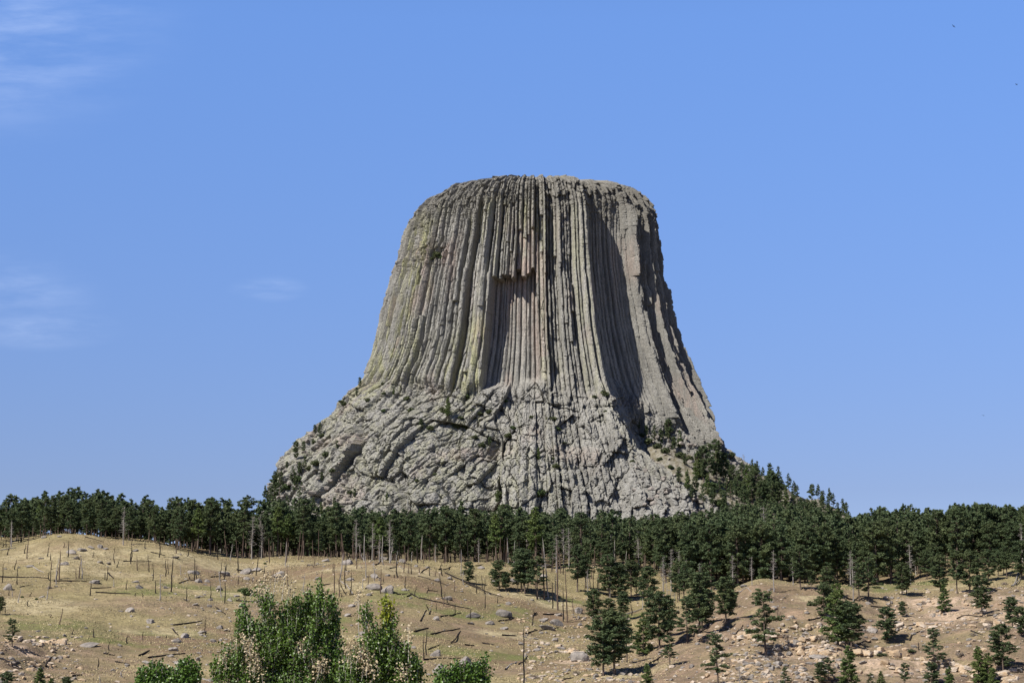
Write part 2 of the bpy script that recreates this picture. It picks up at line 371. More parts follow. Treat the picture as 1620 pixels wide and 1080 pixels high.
# ------------------------------------------------------------------ the rock tower
prof = [(352,652,1034),(380,650,1034),(410,645,1036),(445,633,1039),(490,620,1048),(530,611,1057),(565,603,1068),(600,589,1081),(622,575,1091),
        (640,542,1101),(670,523,1116),(700,508,1132),(735,493,1154),(760,484,1176),(800,468,1215),(840,450,1260)]
pz, pl, pr = [], [], []
for r_, xl, xr in prof:
    pz.append(zoverY(r_) * YC); pl.append(XC - worldpt(xl, r_, YC).x); pr.append(worldpt(xr, r_, YC).x - XC)
ZT = 359.5
pz = [ZT, ZT - 2, ZT - 5, ZT - 9.5] + pz; pl = [pl[0] * k for k in (.56, .68, .79, .88)] + [pl[0] * .965] + pl[1:]; pr = [pr[0] * k for k in (.64, .77, .85, .915)] + [pr[0] * .975] + pr[1:]
pz, pl, pr = map(np.array, (pz, pl, pr))
def ip(z, zz, vv): return np.interp(-z, -np.array(zz), np.array(vv))
hdz = [ZT, ZT - 2, ZT - 5, ZT - 9.5, 341, 300, 250, 214, 200, 180, 150, 109, 80]; hdv = [60, 70, 78, 83, 87, 91, 97, 103, 108, 120, 140, 168, 190]
NB_ = 1500
th = np.concatenate([np.linspace(-math.pi, -1.85, 110)[:-1], np.linspace(-1.85, 1.85, 1240)[:-1], np.linspace(1.85, math.pi, 110)])
zc = np.concatenate([np.linspace(ZT, 341, 110)[:-1], np.arange(341, 84, -0.38)])
TH, ZZ = np.meshgrid(th, zc)
BL = ip(ZZ, pz, pl); BR = ip(ZZ, pz, pr); HD = ip(ZZ, hdz, hdv)
sn, cs = np.sin(TH), np.cos(TH)
BLc = ip(ZZ, list(pz[:-7]) + [200, 150, 80], list(pl[:-7]) + [pl[-8] + 6, pl[-8] + 36, pl[-8] + 84])
BL = BLc + (BL - BLc) * sstep(.58, .96, np.abs(sn))
hwid = np.where(sn < 0, BL, BR)
# squared-off plan
ex = np.where(sn > 0, 2.0 + 1.1 * sstep(.1, .6, sn), 2.3 - .3 * sstep(.1, 0, -sn)); k = 1.0 / (np.abs(sn) ** ex + np.abs(cs) ** ex) ** (1 / ex)
bx = hwid * sn * k; by = -HD * cs * k
nx = sn / np.maximum(hwid, 1); ny = -cs / HD; nl = np.sqrt(nx * nx + ny * ny); nx /= nl; ny /= nl
# columns
cr = np.random.RandomState(21)
bnd = [-math.pi]
while bnd[-1] < math.pi: bnd.append(bnd[-1] + cr.uniform(0.014, 0.040))
bnd[-1] = math.pi; bnd = np.array(bnd); nk = len(bnd) - 1
warp = 0.007 * noise3(TH * 2.2, ZZ / 70, ZZ * 0) + 0.003 * noise3(TH * 7, ZZ / 22, ZZ * 0 + 5) + .0008 * noise3(TH * 30, ZZ / 12, ZZ * 0 + 9)
tw = np.clip(TH + warp, -math.pi + 1e-4, math.pi - 1e-4)
ki = np.clip(np.searchsorted(bnd, tw, side='right') - 1, 0, nk - 1)
cen = 0.5 * (bnd[ki] + bnd[ki + 1]); hwk = 0.5 * (bnd[ki + 1] - bnd[ki]); u = (tw - cen) / hwk
Wm = 2 * hwk * 100
c_off = cr.normal(0, 1.6, nk); c_off[cr.rand(nk) < 0.12] += 2.6; c_off[cr.rand(nk) < 0.10] -= 2.6
mega = np.cumsum(cr.rand(nk) < 0.27); moff = cr.uniform(-3.2, 3.2, mega.max() + 2)[mega]
c_sh = cr.uniform(-.35, .35, nk); c_dp = cr.uniform(0.6, 1.35, nk); c_L = cr.uniform(14, 70, nk); c_ph = cr.uniform(0, 90, nk); c_h = cr.uniform(2.2, 6.5, nk); c_t = cr.rand(nk)
seg = np.floor((ZZ + c_ph[ki]) / c_L[ki]).astype(np.int64)
so = (_h(ki, seg, 3) - .5) * 4.2 * (_h(ki, seg, 5) > .3)
topb = sstep(318, 344, ZZ + 10 * noise3(TH * 6, ZZ / 15, ZZ * 0))
seg2 = np.floor((ZZ + c_ph[ki] * 3) / (c_h[ki] * 1.9)).astype(np.int64)
so2 = (_h(ki, seg2, 8) - .5) * (0.7 + 2.4 * topb)
f1, f2, idk, gx_, gy_ = worley(TH * 52, ZZ / 7.0 + u * .1, 6)
so2 = so2 + (idk - .5) * .9 + (_h((idk * 1e4).astype(np.int64), 0, 7) - .5) * gy_ * 1.6 - .45 * sstep(.08, 0, f2 - f1)
jf = ((ZZ + c_ph[ki] * 7 + 0.8 * u * (c_sh[ki])) / c_h[ki]); jf = jf - np.floor(jf)
joint = -(sstep(0.16, 0.0, jf)) * (0.18 + 0.55 * topb + 0.5 * sstep(.1, .7, noise3(TH * 5, ZZ / 30, ZZ * 0 + 2)))
face = -np.maximum(np.abs(u - c_sh[ki]) - 0.32, 0) * Wm * 1.0 * c_dp[ki]
groove = -sstep(0.78, 1.0, np.abs(u)) * (.6 + 2.2 * _h(ki, 0 * ki, 13))
offs = c_off[ki] + moff[ki] + so + so2; shape_ = face + groove + joint
# front buttress edge (dihedral) and the set-back wall right of it
e_s = ip(ZZ, [361, 300, 200, 178, 148, 125, 90], [.395, .40, .402, .42, .50, .61, .72])
sx = bx / np.maximum(np.where(bx < 0, BL, BR), 1)
front = (by < 0)
amp = ip(ZZ, [ZT, 352, 340, 300, 200, 170, 140, 90], [9, 11, 13, 19, 29, 38, 50, 58])
wdt = ip(ZZ, [361, 341, 300, 200, 150], [.05, .05, .06, .08, .12])
ramp = np.clip((sx - e_s) / wdt, 0, 1)
rec = ramp * amp * sstep(1.0, .72, sx)
rec = np.where(front, rec, 0)
# pillars on the set-back wall : stepped ribs catching the light
butt = sstep(205, 150, ZZ) * sstep(.02, -.05, sx - e_s) * 12 * front
# window-like recess in the middle of the front, and its smaller upper part
pxx = bx; wz0, wz1 = 200.0, 281.5
wl = np.interp(ZZ, [195, 281], [-38.0, -30.0]); wr = np.interp(ZZ, [195, 281], [4.5, 0.5])
jag = 3.2 * (_h(ki, 0 * ki, 17) - .5) + .5 * noise3(TH * 60, ZZ * 0, ZZ * 0 + 4) + 1.6 * (bx > -14)
win = ((pxx > wl) & (pxx < wr) & (ZZ < wz1 + 1.8 * jag) & (ZZ > 192)).astype(float) * front
win2 = ((pxx > -13) & (pxx < 2.0) & (ZZ < 309 + 2 * jag) & (ZZ >= wz1 - 4)).astype(float) * front
win3 = ((pxx > 3) & (pxx < 9) & (ZZ < 296 + 2 * jag) & (ZZ > 225)).astype(float) * front
fadeb = sstep(196, 206, ZZ)
smoothp = np.clip(win + win2 * .7, 0, 1)
lip = (bx > wl - 9) * (bx <= wl) * front * sstep(200, 212, ZZ) * sstep(300, 280, ZZ)
clef = np.clip(ramp * sstep(1.0, .9, (sx - e_s) / wdt), 0, 1) * sstep(340, 325, ZZ) * front
zf = sstep(-.008, .012, sx - e_s) * sstep(.31, .25, sx - e_s) * front * sstep(352, 335, ZZ)
edge = sstep(-.13, -.10, sx - e_s) * sstep(.004, -.004, sx - e_s) * front * sstep(200, 215, ZZ)
colu = shape_ * (1 - .55 * smoothp) * (1 - .45 * zf) + offs * (1 - .93 * smoothp) * (1 - .90 * zf) * (1 - .6 * edge) + edge * 2.4 - zf * 2.2
colu = np.where(lip > 0, colu * (1 - .6 * lip) + 2.6 * lip, colu)
colu = colu * (1 + .5 * sstep(.62, .75, sx) * front * (1 - zf))
colu = colu - (win * 13.0 * fadeb + win2 * 3.4 * (1 - win) + win3 * 1.2)
# broken ledge band upper left (rubble with brush)
led = np.exp(-(((bx + 78) / 16) ** 2 + ((ZZ - 304) / 9) ** 2)) * front
f1, f2, ida, gx_, gy_ = worley(TH * 32, ZZ / 3.4, 5)
rub = (ida - .5) * 3.4 - 1.2 * sstep(.14, 0, f2 - f1)
colu = colu + led * rub * 1.6
# blocky crown of the tower
f1, f2, idb, gx_, gy_ = worley(TH * 30 + .3 * noise3(TH * 20, ZZ / 5, ZZ * 0), ZZ / 4.2, 9)
colu = colu * (1 - .45 * topb) + topb * ((idb - .5) * 3.0 + (_h((idb * 1e4).astype(np.int64), 0, 7) - .5) * gy_ * 2.5 - .9 * sstep(.10, 0, f2 - f1))
# massive broken base
bb = sstep(212, 194, ZZ + 9 * noise3(TH * 5, ZZ / 18, ZZ * 0 + 7) - 6 * (sx > e_s + wdt) * sstep(230, 180, ZZ) + 24 * sstep(.45, .7, sx) * front)
seglen = np.sqrt(np.diff(bx, axis=1) ** 2 + np.diff(by, axis=1) ** 2); s_ = np.concatenate([np.zeros((len(zc), 1)), np.cumsum(seglen, 1)], 1)
s_ = s_ - s_[:, [int(np.argmin(np.abs(th)))]]
side = (TH < -.16 + .10 * noise3(TH * 4, ZZ / 20, ZZ * 0 + 33)) & (TH > -2.6)
phi = np.where(side, math.radians(36), math.radians(-3))
ux = s_ * np.cos(phi) - (ZZ - 150) * np.sin(phi); vx = s_ * np.sin(phi) + (ZZ - 150) * np.cos(phi)
ux = ux + 1.2 * noise3(s_ / 22, ZZ / 22, ZZ * 0 + 1); vx = vx + 1.2 * noise3(s_ / 22, ZZ / 22, ZZ * 0 + 21)
base = 0
ux = ux + 0.35 * fbm(s_ / 4, ZZ / 4, oct=3); vx = vx + 0.35 * fbm(s_ / 4 + 50, ZZ / 4, oct=3)
for (a_, b2, am, cr_, sd_) in ((24, 46, 9.0, 1.5, 8), (11, 22, 6.5, 1.3, 1), (5.5, 11, 3.0, 1.0, 2), (2.8, 5.5, 1.7, 0.6, 3), (1.5, 2.6, .8, .3, 4)):
    f1, f2, idc, gx_, gy_ = worley(ux / a_, vx / b2, sd_)
    base = base + (idc - .5) * am + (_h((idc * 1e4).astype(np.int64), 0, 7) - .5) * gx_ * am * 1.5 + (_h((idc * 1e4).astype(np.int64), 1, 9) - .5) * gy_ * am * 1.2 - cr_ * sstep(.10, 0, f2 - f1) 
base = base + 7.5 * noise3(s_ / 42, ZZ / 55, ZZ * 0 + 3) + fbm(s_ / 7, ZZ / 7, oct=5, gain=.55) * .9
gul = -11 * np.exp(-((s_ + 26 + (ZZ - 150) * -.12) / 6) ** 2) * sstep(178, 150, ZZ)
gul = gul - 7 * np.exp(-((s_ + 82 + (ZZ - 120) * .15) / 4) ** 2) * sstep(150, 130, ZZ)
disp = colu * (1 - bb * (1 - .55 * sstep(-.25, .1, TH))) + (base * (1 - .2 * sstep(-.25, .1, TH)) + gul) * bb
disp = disp + fbm(bx / 2.2, ZZ / (2.2 + 7 * (1 - bb) * (1 - .7 * topb)), by / 2.2, oct=3, gain=.65) * 0.32
disp = disp * (0.35 + 0.65 * sstep(ZT + .5, ZT - 7, ZZ)) + 0
fx = bx + nx * (disp + butt); fy = by + ny * (disp + butt) + rec
VX = XC + fx; VY = YC + fy; VZ = ZZ + sstep(ZT - 14, ZT, ZZ) * (1.0 * (idb - .5) * 1.8 + .8 * noise3(TH * 25, ZZ / 3, ZZ * 0))
nr, nc = VX.shape
body = np.stack([VX, VY, VZ], -1).reshape(-1, 3)
# summit cap rings
caps = []; capn = 14
for i in range(1, capn + 1):
    f = 1 - i / capn; caps.append(np.stack([XC + (VX[0] - XC) * f, YC + (VY[0] - YC) * f, VZ[0] * f ** 2 + (1 - f ** 2) * (ZT + 1.2) + .5 * noise3(VX[0] * f / 4, VY[0] * f / 4, VX[0] * 0)], -1))
body = np.concatenate([np.concatenate(caps[::-1]), body]); nrt = nr + capn
idx = np.arange(nrt * nc).reshape(nrt, nc)
quads = np.stack([idx[:-1, :-1], idx[1:, :-1], idx[1:, 1:], idx[:-1, 1:]], -1).reshape(-1, 4)
tone = np.clip(c_t[ki] ** 1.5 * .85 * (1 - bb) + bb * (idc * .3 + .1) + .1 * noise3(TH * 8, ZZ / 30, ZZ * 0), 0, 1)
lich = np.clip((.55 + .9 * noise3(TH * 3, ZZ / 45, ZZ * 0 + 12) + .5 * (c_t[ki] > .7)) * sstep(.35, -.3, sx) + .35 * (sx > e_s - .12) * (sx < e_s) , 0, 1) * (1 - smoothp) * (1 - .6 * bb) * sstep(350, 320, ZZ)
fresh = np.clip(win * sstep(215, 285, ZZ) * .7 + win2 * .7 + win3 * .5 + led * .3 + .5 * sstep(.2, .7, noise3(TH * 12, ZZ / 30, ZZ * 0 + 30)) * (1 - bb) * sstep(340, 300, ZZ) + .4 * sstep(.4, .8, noise3(TH * 9, ZZ / 14, ZZ * 0 + 40)) * bb, 0, 1)
turf = sstep(ZT - 3, ZT - .5, ZZ) * .8 + 0 * ZZ
pad = lambda a, v=0: np.concatenate([np.full((capn, nc), float(v)), a])
tm = mesh_np('tower', body, quads, [M_TOWER], smooth=False, attrs=dict(tone=pad(tone), lichen=pad(lich), fresh=pad(fresh), turf=pad(turf, 1), worn_top_dark_right=pad(topb * .9 + .25 * sstep(.35, .8, sx))))  # weathered crown, plus a slightly darker tint towards the right side
tower = tag(obj('rock_tower', tm), 'huge grey fluted column rock tower with flat top standing above the pine forest', 'rock tower')

bpy.context.view_layer.update()
def hit(px, py, only=None):
    d = ray(px, py); best = None
    for o in ((ground, tower) if only is None else (only,)):
        ok, loc, nrm, _ = o.ray_cast(Vector((0, 0, 0)), d)
        if ok and (best is None or loc.y < best[0].y): best = (loc.copy(), nrm.copy(), o)
    return best
def gz(x, y): return float(H(np.array([float(x)]), np.array([float(y)]))[0])


# ------------------------------------------------------------------ pines
def tube(pts, radii, sides=6, cap=True):
    """tapered tube along points -> verts, quads, tris"""
    pts = np.asarray(pts, float); n = len(pts); V = []
    d = np.gradient(pts, axis=0); d /= np.linalg.norm(d, axis=1)[:, None] + 1e-9
    ref = np.array([1.0, 0.2, 0]) if abs(d[0][2]) > .7 else np.array([0, 0, 1.0])
    a = np.cross(d, ref); a /= np.linalg.norm(a, axis=1)[:, None] + 1e-9; b = np.cross(d, a)
    t = np.arange(sides) / sides * 2 * np.pi
    for i in range(n): V.append(pts[i] + radii[i] * (np.cos(t)[:, None] * a[i] + np.sin(t)[:, None] * b[i]))
    V = np.concatenate(V); Q = []
    for i in range(n - 1):
        for k in range(sides):
            k2 = (k + 1) % sides; Q.append((i * sides + k, i * sides + k2, (i + 1) * sides + k2, (i + 1) * sides + k))
    V = np.concatenate([V, pts[-1:]]); T = [((n - 1) * sides + k, (n - 1) * sides + (k + 1) % sides, len(V) - 1) for k in range(sides)]
    return V, np.array(Q), np.array(T)
class Acc:
    def __init__(s): s.V = []; s.Q = []; s.T = []; s.n = 0; s.mq = []; s.mt = []
    def add(s, V, Q=None, T=None, m=0):
        V = np.asarray(V, float)
        if Q is not None and len(Q): s.Q.append(np.asarray(Q) + s.n); s.mq.append(np.full(len(Q), m))
        if T is not None and len(T): s.T.append(np.asarray(T) + s.n); s.mt.append(np.full(len(T), m))
        s.V.append(V); s.n += len(V)
    def arrays(s):
        f = [];
        if s.Q: f.append(np.concatenate(s.Q))
        if s.T: f.append(np.concatenate(s.T))
        return np.concatenate(s.V), f, np.concatenate(s.mq + s.mt)
    def mesh(s, name, mats, smooth=False):
        V, f, m = s.arrays(); return mesh_np(name, V, f, mats, m, smooth)
def leaf_tris(P, size, r, up=0.3):
    """one random triangle per point"""
    n = len(P); a = r.normal(size=(n, 3)); a[:, 2] *= .7; a /= np.linalg.norm(a, axis=1)[:, None]
    b = r.normal(size=(n, 3)); b -= (b * a).sum(1)[:, None] * a; b /= np.linalg.norm(b, axis=1)[:, None]
    s = size * r.uniform(.6, 1.4, n)[:, None]
    V = np.stack([P - a * s * .6 - b * s * .35, P + a * s * .9, P - a * s * .3 + b * s * .5], 1).reshape(-1, 3)
    return V, np.arange(3 * n).reshape(n, 3)
def pine_parts(seed, h=15.0, base=.45, wid=2.6, shape='round', nbr=85, per=46, leaf=.30, dens=1.0):
    r = np.random.RandomState(seed); tr = Acc(); cr_ = Acc()
    zs = np.linspace(-1.2, h * .97, 9); bend = r.normal(0, .25, 2); ph = r.uniform(0, 6)
    pts = np.stack([bend[0] * (zs / h) ** 2 + .08 * np.sin(zs * .6 + ph), bend[1] * (zs / h) ** 2 + .08 * np.cos(zs * .5 + ph), zs], 1)
    rad = .24 * (h / 15) * (1 - np.clip(zs, 0, h) / h * .88); rad[0] *= 1.35
    V, Q, T = tube(pts, rad, 8); tr.add(V, Q, T)
    z0 = h * base
    for i in range(nbr):
        f = (i + r.rand()) / nbr; z = z0 + (h - z0) * f ** .93
        if shape == 'round': prof_ = (0.55 + .45 * math.sin(min(f * 1.6, 1) * math.pi / 2)) * max(1 - f ** 2.2, 0.0) ** .6 + .06
        elif shape == 'cone': prof_ = (1 - f) ** .8 * min(1, .5 + f * 4) + .05
        else: prof_ = (.75 + .3 * math.sin(f * 9 + seed)) * max(1 - f ** 2.5, 0) ** .7 + .05
        Lb = wid * prof_ * r.uniform(.55, 1.2); ang = r.uniform(0, 2 * math.pi)
        if r.rand() > dens: continue
        zt = np.interp(z, zs, pts[:, 0]), np.interp(z, zs, pts[:, 1])
        d = np.array([math.cos(ang), math.sin(ang), 0]); rise = (.38 if f > .6 else .1 if f > .25 else -.12) + r.uniform(-.15, .2)
        p0 = np.array([zt[0], zt[1], z]); p1 = p0 + d * Lb * .6 + np.array([0, 0, Lb * rise * .4]); p2 = p0 + d * Lb + np.array([0, 0, Lb * (rise * .9 + .08)])
        V, Q, T = tube([p0, p1, p2], [.055, .035, .012], 3); tr.add(V, Q, T)
        ncl = max(1, int(round(Lb * 1.5)))
        for c in range(ncl):
            t = 1 - c / max(ncl, 1) * .65 - r.uniform(0, .1); cc = p0 + (p2 - p0) * t + r.normal(0, .16, 3)
            m = int(per * (0.7 + .6 * r.rand()) / 1.6); q_ = r.normal(size=(m, 3)); q_ /= np.linalg.norm(q_, axis=1)[:, None]; q_ *= (r.rand(m) ** .45)[:, None]
            R_ = np.array([.62, .62, .34]) * r.uniform(.75, 1.15) * min(1, .55 + Lb * .25)
            V, T = leaf_tris(cc + q_ * R_, leaf, r); cr_.add(V, T=T)
    for k in range(int(5 + r.rand() * 6)):        # dead stubs on the bare lower trunk
        z = r.uniform(.15, max(base, .2)) * h; an = r.uniform(0, 6.28); l = r.uniform(.4, 1.4)
        V, Q, T = tube([[0, 0, z], [math.cos(an) * l, math.sin(an) * l, z - .1 * l]], [.04, .012], 3); tr.add(V, Q, T)
    return tr, cr_
PINES = {}
def pine_proto(key, **kw):
    tr, cr_ = pine_parts(**kw); young = kw.get('shape') == 'cone'
    PINES[key] = (tr.mesh('trunk', [M_BARK]), cr_.mesh('crown', [M_NEEDLE2 if young else M_NEEDLE]), kw.get('h', 15.0))
for i in range(4): pine_proto('forest%d' % i, seed=10 + i, base=(.36, .28, .44, .22)[i], wid=(2.7, 3.2, 2.6, 3.1)[i], shape=('round', 'ragged', 'cone', 'round')[i], nbr=92)
for i in range(3): pine_proto('open%d' % i, seed=30 + i, base=(.20, .27, .13)[i], wid=(3.9, 3.6, 4.2)[i], shape='round', nbr=112)
for i in range(2): pine_proto('ragged%d' % i, seed=50 + i, base=(.26, .36)[i], wid=(3.8, 3.4)[i], shape='ragged', nbr=66, dens=.8)
for i in range(2): pine_proto('young%d' % i, seed=70 + i, base=.07, wid=(4.0, 3.6)[i], shape='cone', nbr=120)
THINGS = []
def reg(o, kind, px, py, size, **kw):
    """remember a thing so that its label can be written once all of its kind are known"""
    THINGS.append(dict(o=o, kind=kind, px=px, py=py, size=size, **kw))
def add_pine(x, y, z, h, key, px=None, py=None, zone=None, group=None, wscale=1.0):
    tm_, cm, hh = PINES[key]; e = bpy.data.objects.new('pine_tree', None); COL.objects.link(e)
    e.location = (x, y, z - .15); s = h / hh; e.scale = (s * wscale, s * wscale, s); e.rotation_euler = (0, 0, random.uniform(0, 6.28)); e.empty_display_size = .5
    obj('trunk', tm_, e); obj('crown', cm, e)
    p = topix((x, y, z)); reg(e, 'pine', p[0], p[1], h * F / y, zone=zone, key=key, group=group)
    e['category'] = 'pine tree'
    return e
TREEXY = []
def pine_px(x, yt, yb, key, only=ground, zone=None, wscale=1.0, group=None):
    """x, top and base rows in the photograph -> a tree standing where that base meets the ground"""
    hh = hit(x, yb, only) if only is not None else hit(x, yb)
    if hh is None: hh = hit(x, yb + 6)
    if hh is None: return
    loc = hh[0]; h = (yb - yt) / F * loc.y * 1.0
    TREEXY.append((loc.x, loc.y))
    return add_pine(loc.x, loc.y, loc.z, max(h, 1.5), key, zone=zone, wscale=wscale, group=group)
g7 = lambda l: [(800 + a / 3.6, 780 + b / 3.6, 780 + c_ / 3.6, k) for a, b, c_, k in l]
g8 = lambda l: [(1200 + a / 3.6, 780 + b / 3.6, 780 + c_ / 3.6, k) for a, b, c_, k in l]
HAND = g7([(110, 322, 572, 'open1'), (180, 360, 600, 'ragged1'), (500, 548, 752, 'open1'), (590, 350, 590, 'open0'), (640, 400, 600, 'open2'), (672, 560, 712, 'open1'), (715, 380, 585, 'forest3'),
    (585, 600, 760, 'open2'), (558, 700, 1038, 'open0'), (620, 680, 1035, 'open1'), (690, 715, 965, 'ragged0'), (785, 690, 920, 'young0'), (875, 565, 885, 'open0'), (922, 600, 830, 'open1'), (935, 815, 992, 'ragged1'),
    (1033, 600, 855, 'ragged0'), (1103, 455, 795, 'open0'), (1118, 520, 782, 'open1'), (1253, 478, 735, 'open0'), (1277, 540, 695, 'open1'), (1480, 555, 930, 'ragged0'), (1208, 800, 1085, 'ragged0'),
    (803, 968, 1120, 'young0'), (815, 420, 650, 'open0'), (990, 385, 610, 'forest3'), (1015, 400, 612, 'forest1'), (455, 330, 540, 'forest1'), (410, 300, 560, 'forest1'), (745, 400, 580, 'forest1'), (1350, 350, 500, 'forest1')])
HAND += g8([(238, 300, 548, 'open1'), (300, 440, 555, 'ragged1'), (373, 515, 710, 'open2'), (400, 415, 600, 'open0'), (455, 520, 862, 'young1'), (495, 615, 875, 'open0'), (530, 620, 872, 'open2'), (515, 870, 1110, 'young1'),
    (572, 400, 612, 'ragged1'), (628, 360, 613, 'ragged0'), (732, 648, 852, 'open2'), (822, 612, 700, 'open2'), (818, 395, 578, 'open0'), (842, 410, 572, 'open1'), (1000, 770, 1000, 'ragged0'), (1060, 520, 677, 'young1'), (1272, 470, 690, 'open0'),
    (1205, 325, 565, 'open0'), (1132, 330, 570, 'ragged1'), (1035, 350, 560, 'open2'), (1395, 750, 1015, 'open2'), (1448, 590, 765, 'open0'), (1497, 645, 812, 'open2'), (1255, 875, 1090, 'young0'), (1310, 910, 1105, 'young1'), (398, 935, 1085, 'ragged1'), (355, 960, 1100, 'open1'),
    (152, 985, 1110, 'ragged0'), (835, 965, 1110, 'ragged1'), (985, 960, 1115, 'open2'), (1090, 985, 1120, 'young1'), (1340, 1010, 1130, 'young0'), (1365, 330, 472, 'forest3'), (1395, 330, 462, 'open1'), (1415, 300, 478, 'forest1'), (1500, 270, 492, 'open0'), (1310, 320, 500, 'open0'), (960, 330, 490, 'open1'), (905, 270, 430, 'forest3'), (175, 330, 505, 'forest1'), (640, 1020, 1110, 'ragged1'), (1240, 340, 480, 'open1'), (700, 1010, 1115, 'young1')])
HAND += [(19, 978, 1022, 'ragged0'), (0, 943, 972, 'open1'), (62, 1056, 1105, 'young0'), (10, 1062, 1108, 'open2'), (80, 1072, 1110, 'young1'), (105, 1070, 1110, 'open1'), (741, 888, 922, 'open2'), (790, 886, 934, 'open2'), (801, 904, 936, 'open1'), (825, 868, 935, 'open0')]
for x, yt, yb, k in HAND: pine_px(x, yt, yb, k, wscale=1.18)
NH = len(THINGS)
# trees and shrubs clinging to the tower and its skirt of fallen rock
SHRUBS = {}
def shrub_proto(key, seed, mat, R_=(1.0, 1.0, .8), n=700, leaf=.22):
    r = np.random.RandomState(seed); a = Acc()
    for c in range(9):
        cc = np.array([r.uniform(-.6, .6) * R_[0], r.uniform(-.6, .6) * R_[1], r.uniform(.2, .8) * R_[2]]); m = n // 9
        q_ = r.normal(size=(m, 3)); q_ /= np.linalg.norm(q_, axis=1)[:, None]; q_ *= (r.rand(m) ** .4)[:, None] * np.array(R_) * .5
        V, T = leaf_tris(cc + q_, leaf, r); a.add(V, T=T, m=0)
    st = Acc()
    for c in range(7):
        an = r.uniform(0, 6.28); l = r.uniform(.5, .9); V, Q, T = tube([[0, 0, -.3], [math.cos(an) * l * .5, math.sin(an) * l * .5, R_[2] * .9]], [.05, .015], 3); st.add(V, Q, T)
    SHRUBS[key] = (a.mesh('foliage', [mat]), st.mesh('stems', [M_BARK]))
shrub_proto('green', 1, M_SHRUB); shrub_proto('green2', 2, M_SHRUB, (1.2, 1.2, .6)); shrub_proto('bright', 3, M_JUN); shrub_proto('dry', 4, M_DRYBRUSH, n=260, leaf=.14)
def add_shrub(p, s, key, name='shrub'):
    e = bpy.data.objects.new(name, None); COL.objects.link(e); e.location = p; e.scale = (s, s, s); e.rotation_euler = (0, 0, random.uniform(0, 6.28))
    f, st = SHRUBS[key]; obj('foliage', f, e); obj('stems', st, e); e['category'] = 'shrub'
    q_ = topix(p); reg(e, 'shrub' if key != 'dry' else 'dryshrub', q_[0], q_[1], s * 2 * F / p[1], key=key); return e
TT = [(569, 596, 612), (530, 627, 637), (498, 671, 686), (506, 667, 692), (468, 697, 727), (480, 697, 716), (454, 729, 741), (442, 745, 788), (433, 752, 800), (564, 612, 627), (623, 613, 624), (709, 627, 659), (725, 660, 680), (749, 645, 664), (666, 661, 681), (495, 786, 812), (508, 793, 814),
      (509, 746, 762), (534, 696, 710), (482, 720, 747), (474, 730, 752), (561, 772, 787), (612, 776, 791), (529, 786, 802), (775, 690, 706), (787, 773, 795), (1010, 662, 680), (1022, 672, 690), (1058, 662, 697), (1076, 680, 709), (1045, 678, 705), (1035, 672, 698), (1066, 690, 716), (1084, 716, 736), (1113, 705, 762), (1104, 712, 758), (1133, 694, 766), (1122, 700, 764), (1145, 715, 768), (1169, 744, 803), (1160, 735, 775), (1183, 735, 795),
      (1197, 738, 792), (1190, 748, 800), (1222, 745, 815), (1212, 752, 812), (1232, 756, 815), (1244, 768, 802), (1256, 782, 815), (1268, 786, 820), (1205, 760, 812), (1178, 760, 810), (1075, 738, 765), (1088, 742, 775), (1100, 752, 788), (1112, 765, 800), (1128, 770, 805), (1095, 765, 795), (1145, 775, 812), (1120, 748, 782), (1280, 796, 830), (852, 706, 727), (404, 757, 800), (385, 764, 800), (354, 776, 808), (345, 780, 812), (365, 778, 812)]
kk = ['forest3', 'ragged0', 'open1', 'forest1', 'open2', 'young1']
for i, (x, yt, yb) in enumerate(TT): pine_px(x, yt, yb, kk[i % 6] if yb - yt > 24 else ['open2', 'young1', 'open0'][i % 3], only=None, zone='tower', wscale=.8)
TS = [(690, 405, 8, 'green'), (698, 408, 5, 'bright'), (683, 410, 4, 'green'), (644, 632, 6, 'green'), (650, 650, 6, 'green'), (605, 607, 3, 'green'), (608, 623, 4, 'green'), (582, 634, 5, 'green'), (700, 648, 5, 'green'), (705, 652, 7, 'green'), (730, 662, 6, 'green2'), (738, 630, 7, 'bright'), (720, 675, 7, 'green'), (735, 676, 6, 'bright'),
      (760, 655, 6, 'green2'), (775, 653, 6, 'green'), (800, 635, 5, 'bright'), (956, 625, 8, 'green'), (940, 628, 4, 'green'), (874, 663, 7, 'green2'), (882, 680, 5, 'bright'), (880, 738, 6, 'green'), (875, 726, 4, 'green'), (1001, 730, 4, 'green'), (855, 782, 8, 'bright'), (790, 785, 8, 'green'), (805, 690, 6, 'green'), (812, 678, 5, 'bright'),
      (752, 693, 6, 'green'), (763, 706, 7, 'green'), (690, 750, 4, 'green2'), (660, 760, 4, 'green'), (680, 678, 6, 'green'), (606, 650, 4, 'bright'), (515, 720, 7, 'green'), (500, 735, 8, 'green'), (490, 742, 7, 'green2'), (525, 745, 5, 'green'), (470, 760, 8, 'bright'), (457, 772, 9, 'bright'), (555, 780, 5, 'green'), (497, 700, 6, 'green'), (510, 690, 5, 'green'), (520, 655, 5, 'green'), (545, 640, 5, 'green'), (540, 635, 4, 'green2'),
      (1025, 700, 8, 'green'), (1040, 708, 8, 'green'), (1052, 715, 8, 'green'), (1090, 728, 8, 'green'), (1075, 722, 8, 'green'), (1015, 690, 6, 'green'), (1062, 740, 5, 'bright'), (1045, 727, 5, 'green'), (1100, 745, 7, 'green'), (1158, 720, 6, 'green'), (1150, 735, 8, 'green'), (1185, 765, 8, 'green'), (1170, 775, 8, 'bright'), (1140, 800, 10, 'bright'), (1130, 770, 8, 'bright'), (1118, 768, 6, 'bright'), (1210, 790, 9, 'green'), (958, 650, 3, 'green2'), (893, 700, 3, 'green2'), (840, 660, 4, 'green')]
